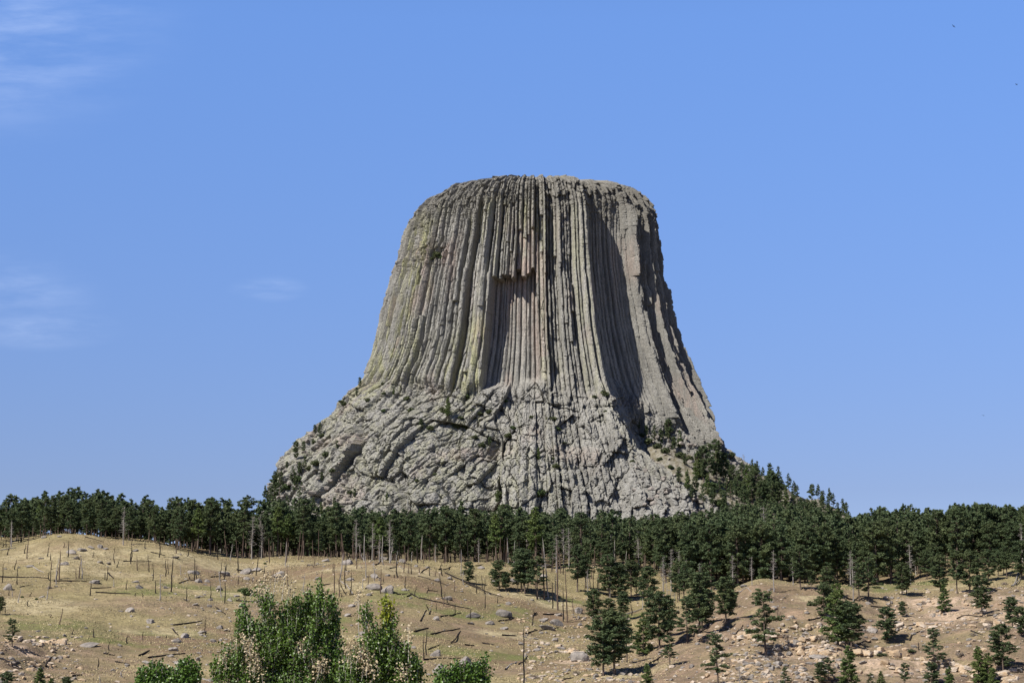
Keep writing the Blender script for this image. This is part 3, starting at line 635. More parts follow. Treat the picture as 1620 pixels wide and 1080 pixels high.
for x, y, r_, k in TS:
    hh = hit(x, y)
    if hh: add_shrub(hh[0] - Vector((0, 0, .4)), r_ / F * hh[0].y * 1.15, k)
# the forest belt: nearest trees are things, the far crowded rest is one mass
fr = random.Random(5)
def front_Y(px):
    return np.interp(px, [-300, 0, 60, 150, 300, 330, 400, 600, 800, 850, 1000, 1100, 1200, 1300, 1450, 1550, 1620, 1900], [590, 600, 606, 606, 610, 622, 632, 642, 648, 640, 640, 612, 606, 618, 615, 632, 640, 640])
def back_Y(px):
    return np.interp(px, [-300, 40, 60, 150, 175, 300, 340, 400, 1900], [760, 750, 680, 675, 730, 740, 800, 1250, 1250])
forest = []; cell = {}; SKIRT = {}
def free(x, y, d):
    i, j = int(x // 8), int(y // 8)
    for a in range(i - 1, i + 2):
        for b in range(j - 1, j + 2):
            for (u_, v_) in cell.get((a, b), ()):
                if (u_ - x) ** 2 + (v_ - y) ** 2 < d * d: return False
    return True
for (u_, v_) in TREEXY: cell.setdefault((int(u_ // 8), int(v_ // 8)), []).append((u_, v_))
for t in range(26000):
    px = fr.uniform(-60, 1680); f0, b0 = front_Y(px), back_Y(px); y = f0 + (b0 - f0) * fr.random() ** 1.25
    a = (px - 810) / F / 1.007; x = a * y; d = 4.6 if y < 700 else 6.3 if y < 900 else 7.5
    if 850 < px < 1050 and y < 690 and fr.random() > .25: continue
    if y < f0 + 14 and fr.random() < .55: continue
    if px > 1200: d *= 1.22
    if not free(x, y, d): continue
    cell.setdefault((int(x // 8), int(y // 8)), []).append((x, y)); forest.append((px, x, y))
for t in range(1600):
    if t % 4: q0 = (fr.uniform(1125, 1345), fr.uniform(745, 850))
    else: q0 = (fr.uniform(400, 480), fr.uniform(765, 830))
    if q0[0] > 1125 and q0[1] < 745 + max(0, q0[0] - 1180) * .35: continue
    if 1125 < q0[0] < 1190 and fr.random() < .5: continue
    hh = hit(*q0)
    if hh and hh[0].y > 900 and free(hh[0].x, hh[0].y, 6.0):
        x, y = hh[0].x, hh[0].y; cell.setdefault((int(x // 8), int(y // 8)), []).append((x, y)); forest.append((q0[0], x, y)); SKIRT[(x, y)] = hh[0].z
forest.sort(key=lambda f: f[2] - front_Y(f[0]) * .9)
print('forest trees', len(forest), 'hand', NH, 'all', len(THINGS))
npine = len([t for t in THINGS if t['kind'] == 'pine'])
def top_row(px):        # height of the tree line in the photograph's silhouette, used to vary tree height along the belt
    return np.interp(px, [0, 50, 100, 150, 175, 230, 290, 350, 400, 450, 520, 600, 700, 820, 900, 1000, 1100, 1180, 1260, 1300, 1356, 1390, 1450, 1500, 1530, 1570, 1620], [799, 798, 787, 785, 797, 801, 804, 796, 800, 802, 812, 820, 814, 816, 820, 828, 820, 800, 784, 806, 826, 806, 812, 818, 798, 802, 806])
mass = Acc(); lodp = []
for i in range(4):
    tr, cr_ = pine_parts(seed=110 + i, base=(.30, .22, .36, .2)[i], wid=(2.9, 3.3, 2.8, 3.4)[i], shape=('round', 'ragged', 'cone', 'cone')[i], nbr=52, per=20, leaf=.52, h=15); lodp.append((tr.arrays(), cr_.arrays()))
k_ind = 0
zs_f = H(np.array([f[1] for f in forest]), np.array([f[2] for f in forest]))
for (px, x, y), z in zip(forest, zs_f):
    z = SKIRT.get((x, y), z)
    row_g = topix((x, y, z))[1]; hmax = (row_g - top_row(px)) / F * y * fr.uniform(.9, 1.10) if y < 760 else 99
    hm2 = (row_g - top_row(px)) / F * y * fr.choice([1.28, 1.1, 1.0, .9, .75, .6]); h = min(fr.choice([fr.uniform(8, 14), fr.uniform(12, 19)]), max(hm2, 5.5)) if (x, y) not in SKIRT else fr.uniform(7, 13)
    if y < 700: h = min(max(hmax * fr.choice([1.15, 1.05, .97, .85, .72, .55]), 6), 20)
    if npine + k_ind < 300:
        key = fr.choice(['forest0', 'forest1', 'forest2', 'forest3', 'forest0', 'ragged1', 'open1'] if px < 1050 else ['forest1', 'forest3', 'open1', 'open0', 'forest3', 'open2']); k_ind += 1
        add_pine(x, y, float(z), h, key, zone='forest')
    else:
        (V1, f1_, m1), (V2, f2_, m2) = fr.choice(lodp); an = fr.uniform(0, 6.28); s = h / 15; ca, sa = math.cos(an) * s, math.sin(an) * s
        for Vv, ff, mi in ((V1, f1_, 0), (V2, f2_, 1)):
            W_ = np.stack([Vv[:, 0] * ca - Vv[:, 1] * sa + x, Vv[:, 0] * sa + Vv[:, 1] * ca + y, Vv[:, 2] * s + z], 1)
            n0 = mass.n; mass.V.append(W_); mass.n += len(W_)
            for f_ in ff:
                if f_.shape[1] == 4: mass.Q.append(f_ + n0); mass.mq.append(np.full(len(f_), mi))
                else: mass.T.append(f_ + n0); mass.mt.append(np.full(len(f_), mi))
far = tag(obj('far_forest', mass.mesh('far_forest', [M_BARK, M_NEEDLE])), 'crowded dark pine forest in the depth of the belt below the rock tower', 'forest', kind='stuff')

# ------------------------------------------------------------------ dead and burned trees
def snag_mesh(seed, mat, h, r0, stubs, wig=.12, lean=0):
    r = np.random.RandomState(seed); a = Acc(); n = 9; zs = np.linspace(-.6, h, n)
    pts = np.stack([np.cumsum(r.normal(0, wig * .25, n)), np.cumsum(r.normal(0, wig * .25, n)), zs], 1); pts[:, 0] -= pts[1, 0]; pts[:, 1] -= pts[1, 1]
    rad = r0 * (1 - .55 * np.linspace(0, 1, n)) * r.uniform(.85, 1.15, n); rad[-1] *= .5
    V, Q, T = tube(pts, rad, 7); V[-1] += [r.uniform(-.1, .1), 0, r.uniform(.1, .5)]; a.add(V, Q, T)
    for i in range(stubs):
        z = h * r.uniform(.35, .97); an = r.uniform(0, 6.28); l = r.uniform(.25, .9); x0, y0 = np.interp(z, zs, pts[:, 0]), np.interp(z, zs, pts[:, 1])
        V, Q, T = tube([[x0, y0, z], [x0 + math.cos(an) * l * .6, y0 + math.sin(an) * l * .6, z + l * r.uniform(-.2, .3)], [x0 + math.cos(an) * l, y0 + math.sin(an) * l, z + l * r.uniform(-.2, .8)]], [.05, .03, .012], 4); a.add(V, Q, T)
    return a.mesh('burned_snag', [mat])
SN = {}
for nm, mt in (('char', M_CHAR), ('brown', M_BROWN), ('grey', M_GREY)):
    SN[nm] = [snag_mesh(200 + i + len(nm) * 7, mt, 5.0, .135, (0, 2, 4, 7)[i], .12 + .1 * i) for i in range(4)]
def add_snag(x, yt, yb, kind='char', lean=0.0):
    hh = hit(x, yb, ground)
    if hh is None: return
    p = hh[0]; h = (yb - yt) / F * p.y; me = random.choice(SN[kind]) if h < 7 else SN[kind][0]; o = obj('burned_snag' if kind != 'grey' else 'dead_snag', me); s = h / 5.2
    w = min(1.5, max(.95, s ** .4)) * random.uniform(1.0, 1.4)
    o.location = p; o.scale = (w, w, s); o.rotation_euler = (0, lean, 0) if lean else (random.uniform(-.04, .04), random.uniform(-.04, .04), random.uniform(0, 6.28))
    o['category'] = 'burned tree' if kind != 'grey' else 'dead tree'; reg(o, 'snag', x, yb, yb - yt, tone=kind, lean=lean); return o
s5 = [(57, 395, 265, 'grey'), (135, 455, 310, 'brown'), (240, 445, 372), (253, 465, 425), (298, 560, 410, 'brown'), (285, 560, 490, 'brown'), (341, 448, 365), (87, 585, 498), (12, 575, 480), (414, 558, 450, 'grey'), (380, 560, 500, 'brown'), (248, 565, 518), (575, 478, 395), (657, 482, 390), (749, 522, 430), (768, 565, 480), (783, 630, 560, 'char', -.12),
      (833, 545, 460), (844, 535, 470), (860, 622, 435), (690, 515, 440, 'brown'), (633, 610, 560), (688, 605, 565, 'grey'), (535, 565, 498), (527, 560, 520), (571, 598, 560, 'grey'), (586, 500, 465), (977, 560, 445), (989, 557, 487), (1104, 560, 470), (1126, 560, 470), (1130, 680, 570), (1033, 840, 740), (641, 882, 838), (494, 1003, 952), (297, 785, 700, 'brown', .14),
      (362, 835, 810), (148, 645, 620), (717, 647, 625), (549, 915, 870), (472, 850, 806, 'char', -.2), (713, 860, 820, 'brown', .1), (1325, 575, 490), (1197, 585, 540, 'brown', -.15), (62, 645, 615, 'grey'), (46, 640, 615), (320, 400, 370, 'brown'), (615, 1050, 1012, 'grey', .1), (952, 558, 530), (678, 640, 625), (28, 725, 700), (254, 750, 730, 'brown'), (837, 852, 838), (122, 430, 380), (108, 372, 335), (92, 375, 340), (30, 395, 355), (12, 400, 372), (466, 450, 420), (500, 1090, 1040, 'grey')]
s6 = [(185, 415, 275, 'grey'), (200, 530, 400, 'brown'), (288, 575, 455, 'grey'), (305, 575, 520, 'brown'), (398, 590, 470, 'brown'), (388, 500, 440, 'brown'), (462, 575, 395, 'brown'), (491, 590, 450, 'brown'), (528, 540, 400), (560, 577, 440), (625, 540, 470, 'grey'), (600, 590, 525, 'brown'), (655, 535, 455, 'brown'), (645, 480, 350, 'grey', -.05), (692, 500, 380, 'grey'), (744, 505, 475),
      (868, 540, 470), (824, 480, 345), (860, 450, 380, 'brown'), (902, 460, 400), (950, 455, 415, 'brown'), (1008, 470, 415), (1079, 470, 390), (1148, 560, 490, 'brown'), (1322, 655, 555), (1308, 545, 460, 'char', -.08), (1272, 570, 465), (1318, 570, 490), (1393, 625, 585), (1109, 625, 588), (1151, 685, 625), (1239, 715, 655), (1045, 665, 625), (998, 655, 630), (988, 920, 775), (975, 950, 825), (62, 500, 420), (1040, 470, 430, 'brown'), (805, 480, 460), (632, 380, 285, 'grey', -.25), (1363, 520, 460), (530, 575, 480, 'char', -.55),
      (505, 590, 570), (120, 500, 430, 'brown'), (885, 455, 400, 'brown'), (500, 470, 380, 'grey'), (590, 430, 330, 'brown'), (745, 410, 340, 'grey'), (905, 390, 330, 'grey'), (970, 400, 330, 'brown'), (1185, 470, 320, 'grey'), (1090, 400, 340, 'brown'), (992, 570, 530, 'char', .2), (1200, 520, 440, 'grey')]
s7 = [(103, 1095, 755), (151, 750, 652), (718, 695, 628), (268, 655, 500), (328, 730, 520), (350, 735, 430, 'brown'), (297, 665, 270, 'brown'), (219, 605, 300, 'brown'), (242, 595, 255, 'grey', -.09), (385, 690, 590, 'brown'), (70, 570, 500), (93, 570, 500, 'brown'), (180, 605, 480), (455, 570, 520), (530, 560, 470, 'grey'), (500, 545, 420, 'brown'), (520, 560, 430, 'brown'), (480, 540, 440, 'grey'), (130, 560, 440, 'brown'), (640, 600, 520, 'grey'), (735, 560, 440, 'brown'), (600, 430, 240, 'grey'), (625, 430, 260, 'grey'), (765, 540, 430, 'grey'),
      (920, 620, 500, 'grey'), (960, 620, 520, 'grey'), (980, 620, 540, 'brown'), (900, 620, 550, 'grey'), (780, 660, 560, 'grey'), (820, 650, 540, 'grey'), (1085, 620, 480, 'grey'), (935, 625, 560, 'grey'), (565, 555, 470, 'grey'), (800, 640, 570, 'brown')]
s8 = [(112, 720, 640, 'brown'), (120, 725, 670, 'brown'), (912, 890, 845), (172, 860, 810), (310, 830, 800, 'grey'), (750, 640, 600, 'brown')]
for l, sc, ox, oy in ((s5, 3.176, 0, 740), (s6, 3.6, 400, 780), (s7, 3.6, 800, 780), (s8, 3.6, 1200, 780)):
    for e_ in l:
        x, yb, yt = e_[:3]; kd = e_[3] if len(e_) > 3 else 'char'; ln = e_[4] if len(e_) > 4 else 0.0
        add_snag(ox + x / sc, oy + yt / sc, oy + yb / sc, kd, ln)
sr = random.Random(31)
for i in range(70):
    px_ = sr.uniform(335, 1010); y_ = front_Y(px_) + sr.uniform(-28, 10); x_ = (px_ - 810) / F / 1.007 * y_; hz = sr.uniform(3, 9); z_ = gz(x_, y_); p_ = topix((x_, y_, z_)); add_snag(p_[0], p_[1] - hz * F / y_, p_[1], sr.choice(['char', 'brown', 'brown', 'grey']), sr.choice([0, 0, 0, .08, -.1]))
for i in range(46):
    px_ = sr.uniform(10, 1000); py_ = sr.uniform(862, 965); add_snag(px_, py_ - sr.choice([10, 16, 24, 34, 42]), py_, sr.choice(['char', 'char', 'brown', 'grey']), sr.choice([0, 0, 0, .1, -.12]))
# standing dead trees with bare branches
DEAD = []
for i in range(3):
    r = np.random.RandomState(300 + i); a = Acc(); b = Acc(); h = 12.0; V, Q, T = tube([[0, 0, -.8], [.1, 0, h * .3], [.05, .1, h * .7], [0, .1, h]], [.2, .16, .09, .02], 7); a.add(V, Q, T)
    for k in range(60):
        z = h * r.uniform(.3, .98); an = r.uniform(0, 6.28); l = (1 - z / h * .6) * r.uniform(.7, 2.4); dv = np.array([math.cos(an), math.sin(an), r.uniform(-.25, .35)]); p0 = np.array([.05, .05, z]); p1 = p0 + dv * l * .55; p2 = p0 + dv * l + [0, 0, .12 * l]
        V, Q, T = tube([p0, p1, p2], [.045, .03, .01], 4); b.add(V, Q, T)
        for j in range(4):
            t_0 = p0 + (p2 - p0) * r.uniform(.35, .95); V, Q, T = tube([t_0, t_0 + r.normal(0, .28, 3)], [.018, .006], 3); b.add(V, Q, T)
    DEAD.append((a.mesh('trunk', [M_GREY]), b.mesh('bare_branches', [M_GREY])))
def add_dead(x, yt, yb, only=ground):
    hh = hit(x, yb, only) if only else hit(x, yb)
    if hh is None: return
    p = hh[0]; h = (yb - yt) / F * p.y; e = bpy.data.objects.new('dead_tree', None); COL.objects.link(e); e.location = p; s = h / 12; e.scale = (s, s, s); e.rotation_euler = (0, 0, random.uniform(0, 6.28))
    tm_, bm_ = random.choice(DEAD); obj('trunk', tm_, e); obj('bare_branches', bm_, e); e['category'] = 'dead tree'; reg(e, 'deadtree', x, yb, yb - yt)
for x, yt, yb in [(1144, 860, 918), (1178, 718, 762), (398, 756, 800), (387, 758, 800), (1107, 890, 940), (1062, 868, 935), (1075, 870, 930), (1160, 878, 932), (1050, 880, 945), (1350, 885, 950), (1390, 862, 905), (195, 800, 862), (17, 824, 864), (880, 845, 905), (1210, 800, 880), (1228, 805, 885), (1190, 880, 925), (600, 845, 890), (1255, 880, 925), (1095, 850, 920), (930, 900, 945), (1170, 1045, 1090), (965, 905, 945)]:
    add_dead(x, yt, yb, ground if yb > 800 or yb == 800 else None)
for i in range(26):
    px_ = sr.uniform(330, 1640); y_ = front_Y(px_) + sr.uniform(-6, 45); x_ = (px_ - 810) / F / 1.007 * y_; hz = sr.uniform(8, 15); z_ = gz(x_, y_); p_ = topix((x_, y_, z_)); add_dead(p_[0], p_[1] - hz * F / y_, p_[1])
# fallen charred logs
LOGM = []
for i in range(4):
    r = np.random.RandomState(400 + i); a = Acc(); n = 8; t = np.linspace(0, 1, n)
    V, Q, T = tube(np.stack([t - .5, np.cumsum(r.normal(0, .010, n)), np.cumsum(r.normal(0, .004, n))], 1), .016 * (1 - .45 * t) * r.uniform(.9, 1.1, n), 7); a.add(V, Q, T)
    LOGM.append(a)
def add_log(x1, y1, x2, y2, kind='char', thick=1.0):
    p, q_ = hit(x1, y1, ground), hit(x2, y2, ground)
    if not p or not q_: return
    p, q_ = p[0], q_[0]; Ln = (q_ - p).length
    if Ln > 32:                       # a ray slipping over a crest: keep the near end and a plausible length
        q_ = p + (q_ - p) * (32 / Ln); q_.z = gz(q_.x, q_.y)
    n = max(4, int((q_ - p).length / 1.2)); ts = np.linspace(0, 1, n); r = np.random.RandomState(int(x1 * 7 + y1)); mid = (p + q_) / 2
    gx, gy = p.x + (q_.x - p.x) * ts, p.y + (q_.y - p.y) * ts; rr = r.uniform(.15, .24) * thick * (1 - .45 * ts)
    zz = H(gx, gy) + rr * .75; zz = .5 * zz + .5 * (zz[0] + (zz[-1] - zz[0]) * ts); zz = np.maximum(zz, H(gx, gy) + rr * .3)
    wob = np.cumsum(r.normal(0, .07, n)); V, Q, T = tube(np.stack([gx - mid.x, gy - mid.y + wob * .5, zz - mid.z], 1), rr, 7); a = Acc(); a.add(V, Q, T)
    for k in range(int(r.uniform(0, 5))):
        j = r.randint(0, n); b0 = V[j * 7]; V2, Q2, T2 = tube([b0, b0 + [r.normal(0, .5), r.normal(0, .5), r.uniform(.2, .7)]], [.05, .015], 4); a.add(V2, Q2, T2)
    o = obj('fallen_log', a.mesh('fallen_log', [M_CHAR if kind == 'char' else M_GREY])); o.location = mid; o['category'] = 'log'
    reg(o, 'log', (x1 + x2) / 2, (y1 + y2) / 2, abs(x2 - x1), tone=kind)
l5 = [(0, 548, 245, 555), (270, 570, 435, 570), (480, 625, 655, 632), (870, 790, 1015, 768), (868, 812, 895, 840), (745, 955, 930, 932), (580, 975, 650, 985), (520, 932, 575, 942), (460, 605, 560, 600), (700, 945, 750, 918), (160, 495, 220, 525, 'grey'), (230, 1000, 265, 948), (365, 1048, 410, 1040), (900, 580, 1000, 560), (620, 470, 760, 468), (545, 530, 570, 555), (430, 348, 520, 372), (0, 380, 90, 345), (1185, 668, 1290, 672), (1090, 705, 1135, 735), (1190, 512, 1330, 520), (950, 520, 1010, 528), (1060, 550, 1130, 540), (340, 570, 360, 573), (760, 425, 830, 440), (0, 415, 80, 400, 'grey'), (130, 345, 60, 375, 'grey'), (100, 600, 150, 590), (940, 1040, 1060, 1075, 'grey'), (0, 958, 100, 975, 'grey')]
l6 = [(940, 473, 1110, 525), (900, 573, 950, 600), (950, 597, 1245, 660), (1070, 705, 1185, 682), (955, 730, 1000, 662), (1015, 805, 1180, 770), (1128, 855, 1183, 785), (1095, 455, 1450, 597), (920, 790, 1000, 768), (975, 950, 1180, 940), (1400, 730, 1485, 712), (1210, 865, 1260, 868), (700, 410, 820, 388), (1060, 435, 1160, 410), (20, 500, 150, 503), (0, 435, 60, 432), (400, 525, 440, 517), (820, 577, 880, 573), (1310, 855, 1370, 862), (1000, 555, 1050, 560), (960, 452, 1080, 425), (1180, 490, 1300, 540), (640, 545, 745, 515), (1005, 690, 1015, 670), (780, 428, 815, 422), (310, 415, 400, 405, 'grey'), (880, 590, 905, 575), (1000, 890, 1060, 865), (1420, 810, 1500, 812), (860, 400, 900, 408), (570, 575, 500, 500, 'grey'), (885, 950, 935, 925, 'grey'), (1270, 415, 1310, 405), (820, 405, 900, 380, 'grey')]
l7 = [(0, 812, 60, 812), (75, 975, 140, 910), (110, 582, 240, 588), (420, 710, 480, 708), (1290, 830, 1350, 750), (115, 800, 300, 765), (190, 548, 260, 540), (690, 590, 790, 585), (560, 580, 640, 575), (215, 690, 320, 685), (1330, 560, 1400, 562, 'grey'), (820, 970, 930, 900), (1070, 820, 1160, 740), (640, 700, 780, 655, 'grey'), (20, 715, 45, 708), (330, 1060, 380, 1050), (0, 1005, 60, 960, 'grey'), (950, 870, 1010, 830, 'grey'), (150, 700, 180, 690), (160, 690, 175, 680)]
l8 = [(285, 725, 370, 690), (640, 645, 760, 640), (780, 780, 900, 750), (860, 840, 910, 790), (1210, 785, 1275, 808), (1130, 715, 1300, 705), (1440, 530, 1500, 470, 'grey'), (1450, 530, 1480, 440, 'grey'), (1300, 745, 1380, 742), (880, 745, 1010, 742, 'grey'), (500, 600, 570, 612), (560, 860, 640, 848), (1300, 700, 1390, 680)]
for l, sc, ox, oy in ((l5, 3.176, 0, 740), (l6, 3.6, 400, 780), (l7, 3.6, 800, 780), (l8, 3.6, 1200, 780)):
    for e_ in l:
        add_log(ox + e_[0] / sc, oy + e_[1] / sc, ox + e_[2] / sc, oy + e_[3] / sc, e_[4] if len(e_) > 4 else 'char')

# ------------------------------------------------------------------ boulders, ledges, scree
import bmesh
def rock_mesh(seed, mat, name, flat=1.0, ncut=11, sub=3):
    r = np.random.RandomState(seed); bm = bmesh.new(); bmesh.ops.create_icosphere(bm, subdivisions=sub, radius=1.0)
    n = r.normal(size=(ncut, 3)); c_ = r.uniform(.55, .95, ncut)
    if name == 'sandstone_block': n = np.concatenate([np.eye(3), -np.eye(3), n[:2]]) + r.normal(0, .16, (8, 3)); c_ = r.uniform(.55, .85, 8)
    n /= np.linalg.norm(n, axis=1)[:, None]
    P_ = np.array([v.co[:] for v in bm.verts]); d = P_ @ n.T; rad = np.min(np.where(d > .05, c_[None] / np.maximum(d, .05), 9), axis=1); rad = np.minimum(rad, 1.25)
    P2 = P_ * rad[:, None]; P2 = P2 * (1 + .05 * fbm(P_[:, 0] * 3 + seed, P_[:, 1] * 3, P_[:, 2] * 3, oct=3))[:, None]; P2[:, 2] *= flat
    for v, q_ in zip(bm.verts, P2): v.co = q_
    me = bpy.data.meshes.new(name); bm.to_mesh(me); bm.free(); me.materials.append(mat); return me
BOUL = [rock_mesh(500 + i, M_BOULDER, 'boulder', (.75, .55, .42, .8, .62, .35, .9, .5)[i]) for i in range(8)]
def add_boulder(x, y, w, k=None, mesh=None, kind='boulder', sx_=None):
    hh = hit(x, y, ground)
    if not hh: return
    p = hh[0]; s = w / 2 / F * p.y; o = obj('boulder' if kind == 'boulder' else 'sandstone_block', mesh or random.choice(BOUL))
    o.location = p + Vector((0, 0, s * .12)); o.scale = (s * random.uniform(.95, 1.1), s * random.uniform(.7, 1.1), s * random.uniform(.8, 1.15)); o.rotation_euler = (random.uniform(-.25, .25), random.uniform(-.25, .25), random.uniform(0, 6.28))
    o['category'] = 'boulder' if kind == 'boulder' else 'rock'; reg(o, kind, x, y, w); return o
b5 = [(408, 415, 44), (503, 400, 36), (530, 408, 30), (155, 497, 34), (40, 610, 64), (475, 578, 60), (655, 722, 50), (832, 604, 38), (500, 476, 34), (325, 486, 34), (680, 574, 36), (1210, 695, 46), (1105, 805, 46), (1140, 818, 36), (1015, 828, 44), (925, 851, 54), (450, 895, 76), (1070, 872, 30), (865, 915, 56), (895, 985, 38), (640, 992, 38), (1235, 530, 60), (1130, 535, 60), (1105, 612, 44), (1100, 720, 34), (975, 534, 52), (1240, 560, 50), (1152, 668, 38), (990, 652, 34), (1012, 648, 26), (1055, 665, 26), (755, 776, 46), (995, 964, 34), (1105, 866, 30), (455, 402, 40), (210, 650, 30), (205, 456, 26), (385, 458, 40), (880, 453, 34), (680, 418, 32), (360, 430, 44), (605, 720, 24), (190, 822, 32), (890, 876, 48), (860, 948, 30), (570, 1020, 26), (950, 1070, 60), (1060, 1068, 50), (700, 604, 34), (545, 482, 26), (1190, 645, 36), (935, 664, 26), (980, 688, 34), (1050, 697, 34), (600, 950, 24), (735, 980, 40), (300, 345, 30), (225, 350, 34), (1000, 574, 46), (1040, 572, 30), (795, 795, 20), (1000, 1000, 30), (825, 1015, 30), (745, 800, 20)]
b6 = [(417, 388, 44), (730, 380, 60), (690, 545, 80), (690, 478, 44), (770, 563, 90), (860, 553, 28), (1110, 604, 66), (1045, 722, 50), (1250, 706, 78), (1240, 744, 40), (1430, 698, 76), (1350, 745, 42), (1430, 773, 48), (1045, 925, 80), (1210, 965, 86), (1062, 1020, 110), (1000, 1035, 40), (630, 805, 44), (1290, 970, 34), (555, 495, 34), (930, 418, 28), (548, 405, 70), (150, 475, 74), (1460, 630, 36), (1125, 490, 34), (1050, 498, 28), (995, 424, 28), (1480, 506, 46), (1380, 510, 48), (875, 885, 36), (770, 470, 34), (660, 580, 40), (75, 545, 44), (370, 490, 30), (20, 440, 60), (1350, 575, 24), (1210, 610, 20), (900, 595, 26), (850, 680, 22), (1090, 780, 20), (1175, 880, 20), (1400, 640, 24), (920, 880, 30), (1300, 430, 34), (1190, 560, 24), (850, 392, 50), (560, 645, 40), (540, 700, 44)]
b7 = [(230, 772, 86), (290, 750, 70), (213, 725, 56), (278, 838, 46), (415, 680, 70), (302, 695, 44), (420, 752, 34), (525, 675, 44), (12, 632, 36), (15, 695, 34), (150, 608, 24), (430, 950, 110), (1355, 532, 40), (802, 635, 26), (470, 830, 24), (180, 895, 36), (170, 830, 34), (480, 900, 24), (600, 830, 24), (880, 800, 24), (1470, 1035, 34), (985, 680, 34), (240, 420, 60), (215, 480, 50), (465, 425, 34), (740, 450, 40), (160, 450, 40)]
b8 = [(195, 712, 52), (215, 856, 60), (90, 652, 34), (345, 940, 96), (250, 1008, 56), (30, 1035, 34), (885, 876, 38), (620, 630, 34), (645, 792, 60), (445, 985, 40), (110, 975, 60), (75, 1000, 44), (660, 830, 34), (590, 965, 44), (1480, 1010, 56), (1010, 935, 30), (300, 1070, 40), (640, 730, 30), (130, 495, 40), (435, 480, 24)]
for l, sc, ox, oy in ((b5, 3.176, 0, 740), (b6, 3.6, 400, 780), (b7, 3.6, 800, 780), (b8, 3.6, 1200, 780)):
    for x, y, w in l: add_boulder(ox + x / sc, oy + y / sc, w / sc)
SAND = [rock_mesh(600 + i, M_SAND if i % 2 else M_PALE, 'sandstone_block', (.5, .7, .35, .55, .4, .8)[i], ncut=8, sub=3) for i in range(6)]
br = random.Random(9)
LEDGES = [([(1290, 775), (1370, 770), (1420, 780)], 0, 0), ([(1255, 992), (1300, 990), (1380, 992), (1450, 990), (1580, 988), (1618, 990)], 34, 8), ([(1355, 1036), (1400, 1032), (1440, 1042), (1500, 1050), (1560, 1062), (1618, 1072)], 52, 9), ([(1150, 1010), (1190, 1005), (1215, 1015)], 16, 7), ([(1265, 1034), (1300, 1030), (1340, 1040)], 14, 8),
          ([(1395, 1050), (1420, 1062), (1470, 1060)], 16, 9), ([(1520, 1060), (1560, 1070), (1600, 1078)], 14, 10), ([(880, 1025), (905, 1030), (930, 1035)], 12, 7), ([(0, 1018), (30, 1014), (70, 1018), (110, 1020)], 22, 8), ([(10, 1050), (50, 1056), (90, 1050)], 8, 6), ([(1215, 1000), (1260, 1015), (1300, 1008)], 14, 7), ([(1115, 1050), (1150, 1040), (1180, 1050)], 8, 7), ([(1330, 978), (1350, 990), (1320, 1000)], 8, 7)]
for pl_, n, w in LEDGES:
    xs = [p[0] for p in pl_]; ys = [p[1] for p in pl_]
    for i in range(n):
        x = br.uniform(min(xs), max(xs)); y = np.interp(x, xs, ys) + br.gauss(0, 2.6) if xs == sorted(xs) else br.choice(ys) + br.gauss(0, 3); add_boulder(x, y, w * br.uniform(.6, 2.6), mesh=br.choice(SAND), kind='ledge')
# loose stones
def scatter_px(n, boxes, seed):
    r = random.Random(seed); outp = []
    for (x0, x1, y0, y1, k) in boxes:
        for i in range(int(n * k)):
            hh = hit(r.uniform(x0, x1), r.uniform(y0, y1), ground)
            if hh and hh[0].y < 700: outp.append(hh[0])
    return outp
tet = rock_mesh(700, M_PALE, 'tmp', .7, 7, 1); tv = np.array([v.co[:] for v in tet.vertices]); tf = np.array([p.vertices[:] for p in tet.polygons]); bpy.data.meshes.remove(tet)
def stones(name, pts, smin, smax, mats, label, seed):
    r = np.random.RandomState(seed); a = Acc()
    for p in pts:
        s = smin + (smax - smin) * r.rand() ** 4; an = r.uniform(0, 6.28); ca, sa = math.cos(an), math.sin(an); V = tv * [s, s * r.uniform(.6, 1), s * r.uniform(.5, 1)]
        V = np.stack([V[:, 0] * ca - V[:, 1] * sa, V[:, 0] * sa + V[:, 1] * ca, V[:, 2]], 1) + [p.x, p.y, p.z + s * .1]; a.add(V, T=tf, m=r.randint(len(mats)))
    return tag(obj(name, a.mesh(name, mats)), label, 'stones', kind='stuff')
stones('scree', scatter_px(3400, [(1000, 1620, 955, 1085, 0.36), (1130, 1330, 990, 1080, .4), (820, 1000, 970, 1080, .4), (1400, 1620, 930, 1000, .25), (0, 130, 1005, 1080, .15)], 3), .10, .85, [M_PALE, M_SAND, M_BOULDER], 'loose pale stones and rubble scattered over the right hill and ledges', 1)
stones('field_stones', scatter_px(1500, [(0, 1620, 855, 1085, 1.0), (900, 1250, 880, 960, .2), (330, 900, 880, 960, .35), (250, 420, 900, 1060, .35)], 4), .12, .6, [M_BOULDER, M_BOULDER, M_PALE], 'small grey stones strewn over the dry grass slope', 2)
# blocks shed from the tower, on the skirt beside it
tb = random.Random(12); pts = []
for i in range(900):
    hh = hit(tb.uniform(1000, 1300), tb.uniform(680, 850), None) if i % 3 else hit(tb.uniform(420, 560), tb.uniform(690, 830), None)
    if hh: pts.append(hh[0])
stones('talus_blocks', pts, .6, 3.2, [M_BOULDER], 'broken grey rock blocks piled on the skirt of the rock tower', 5)
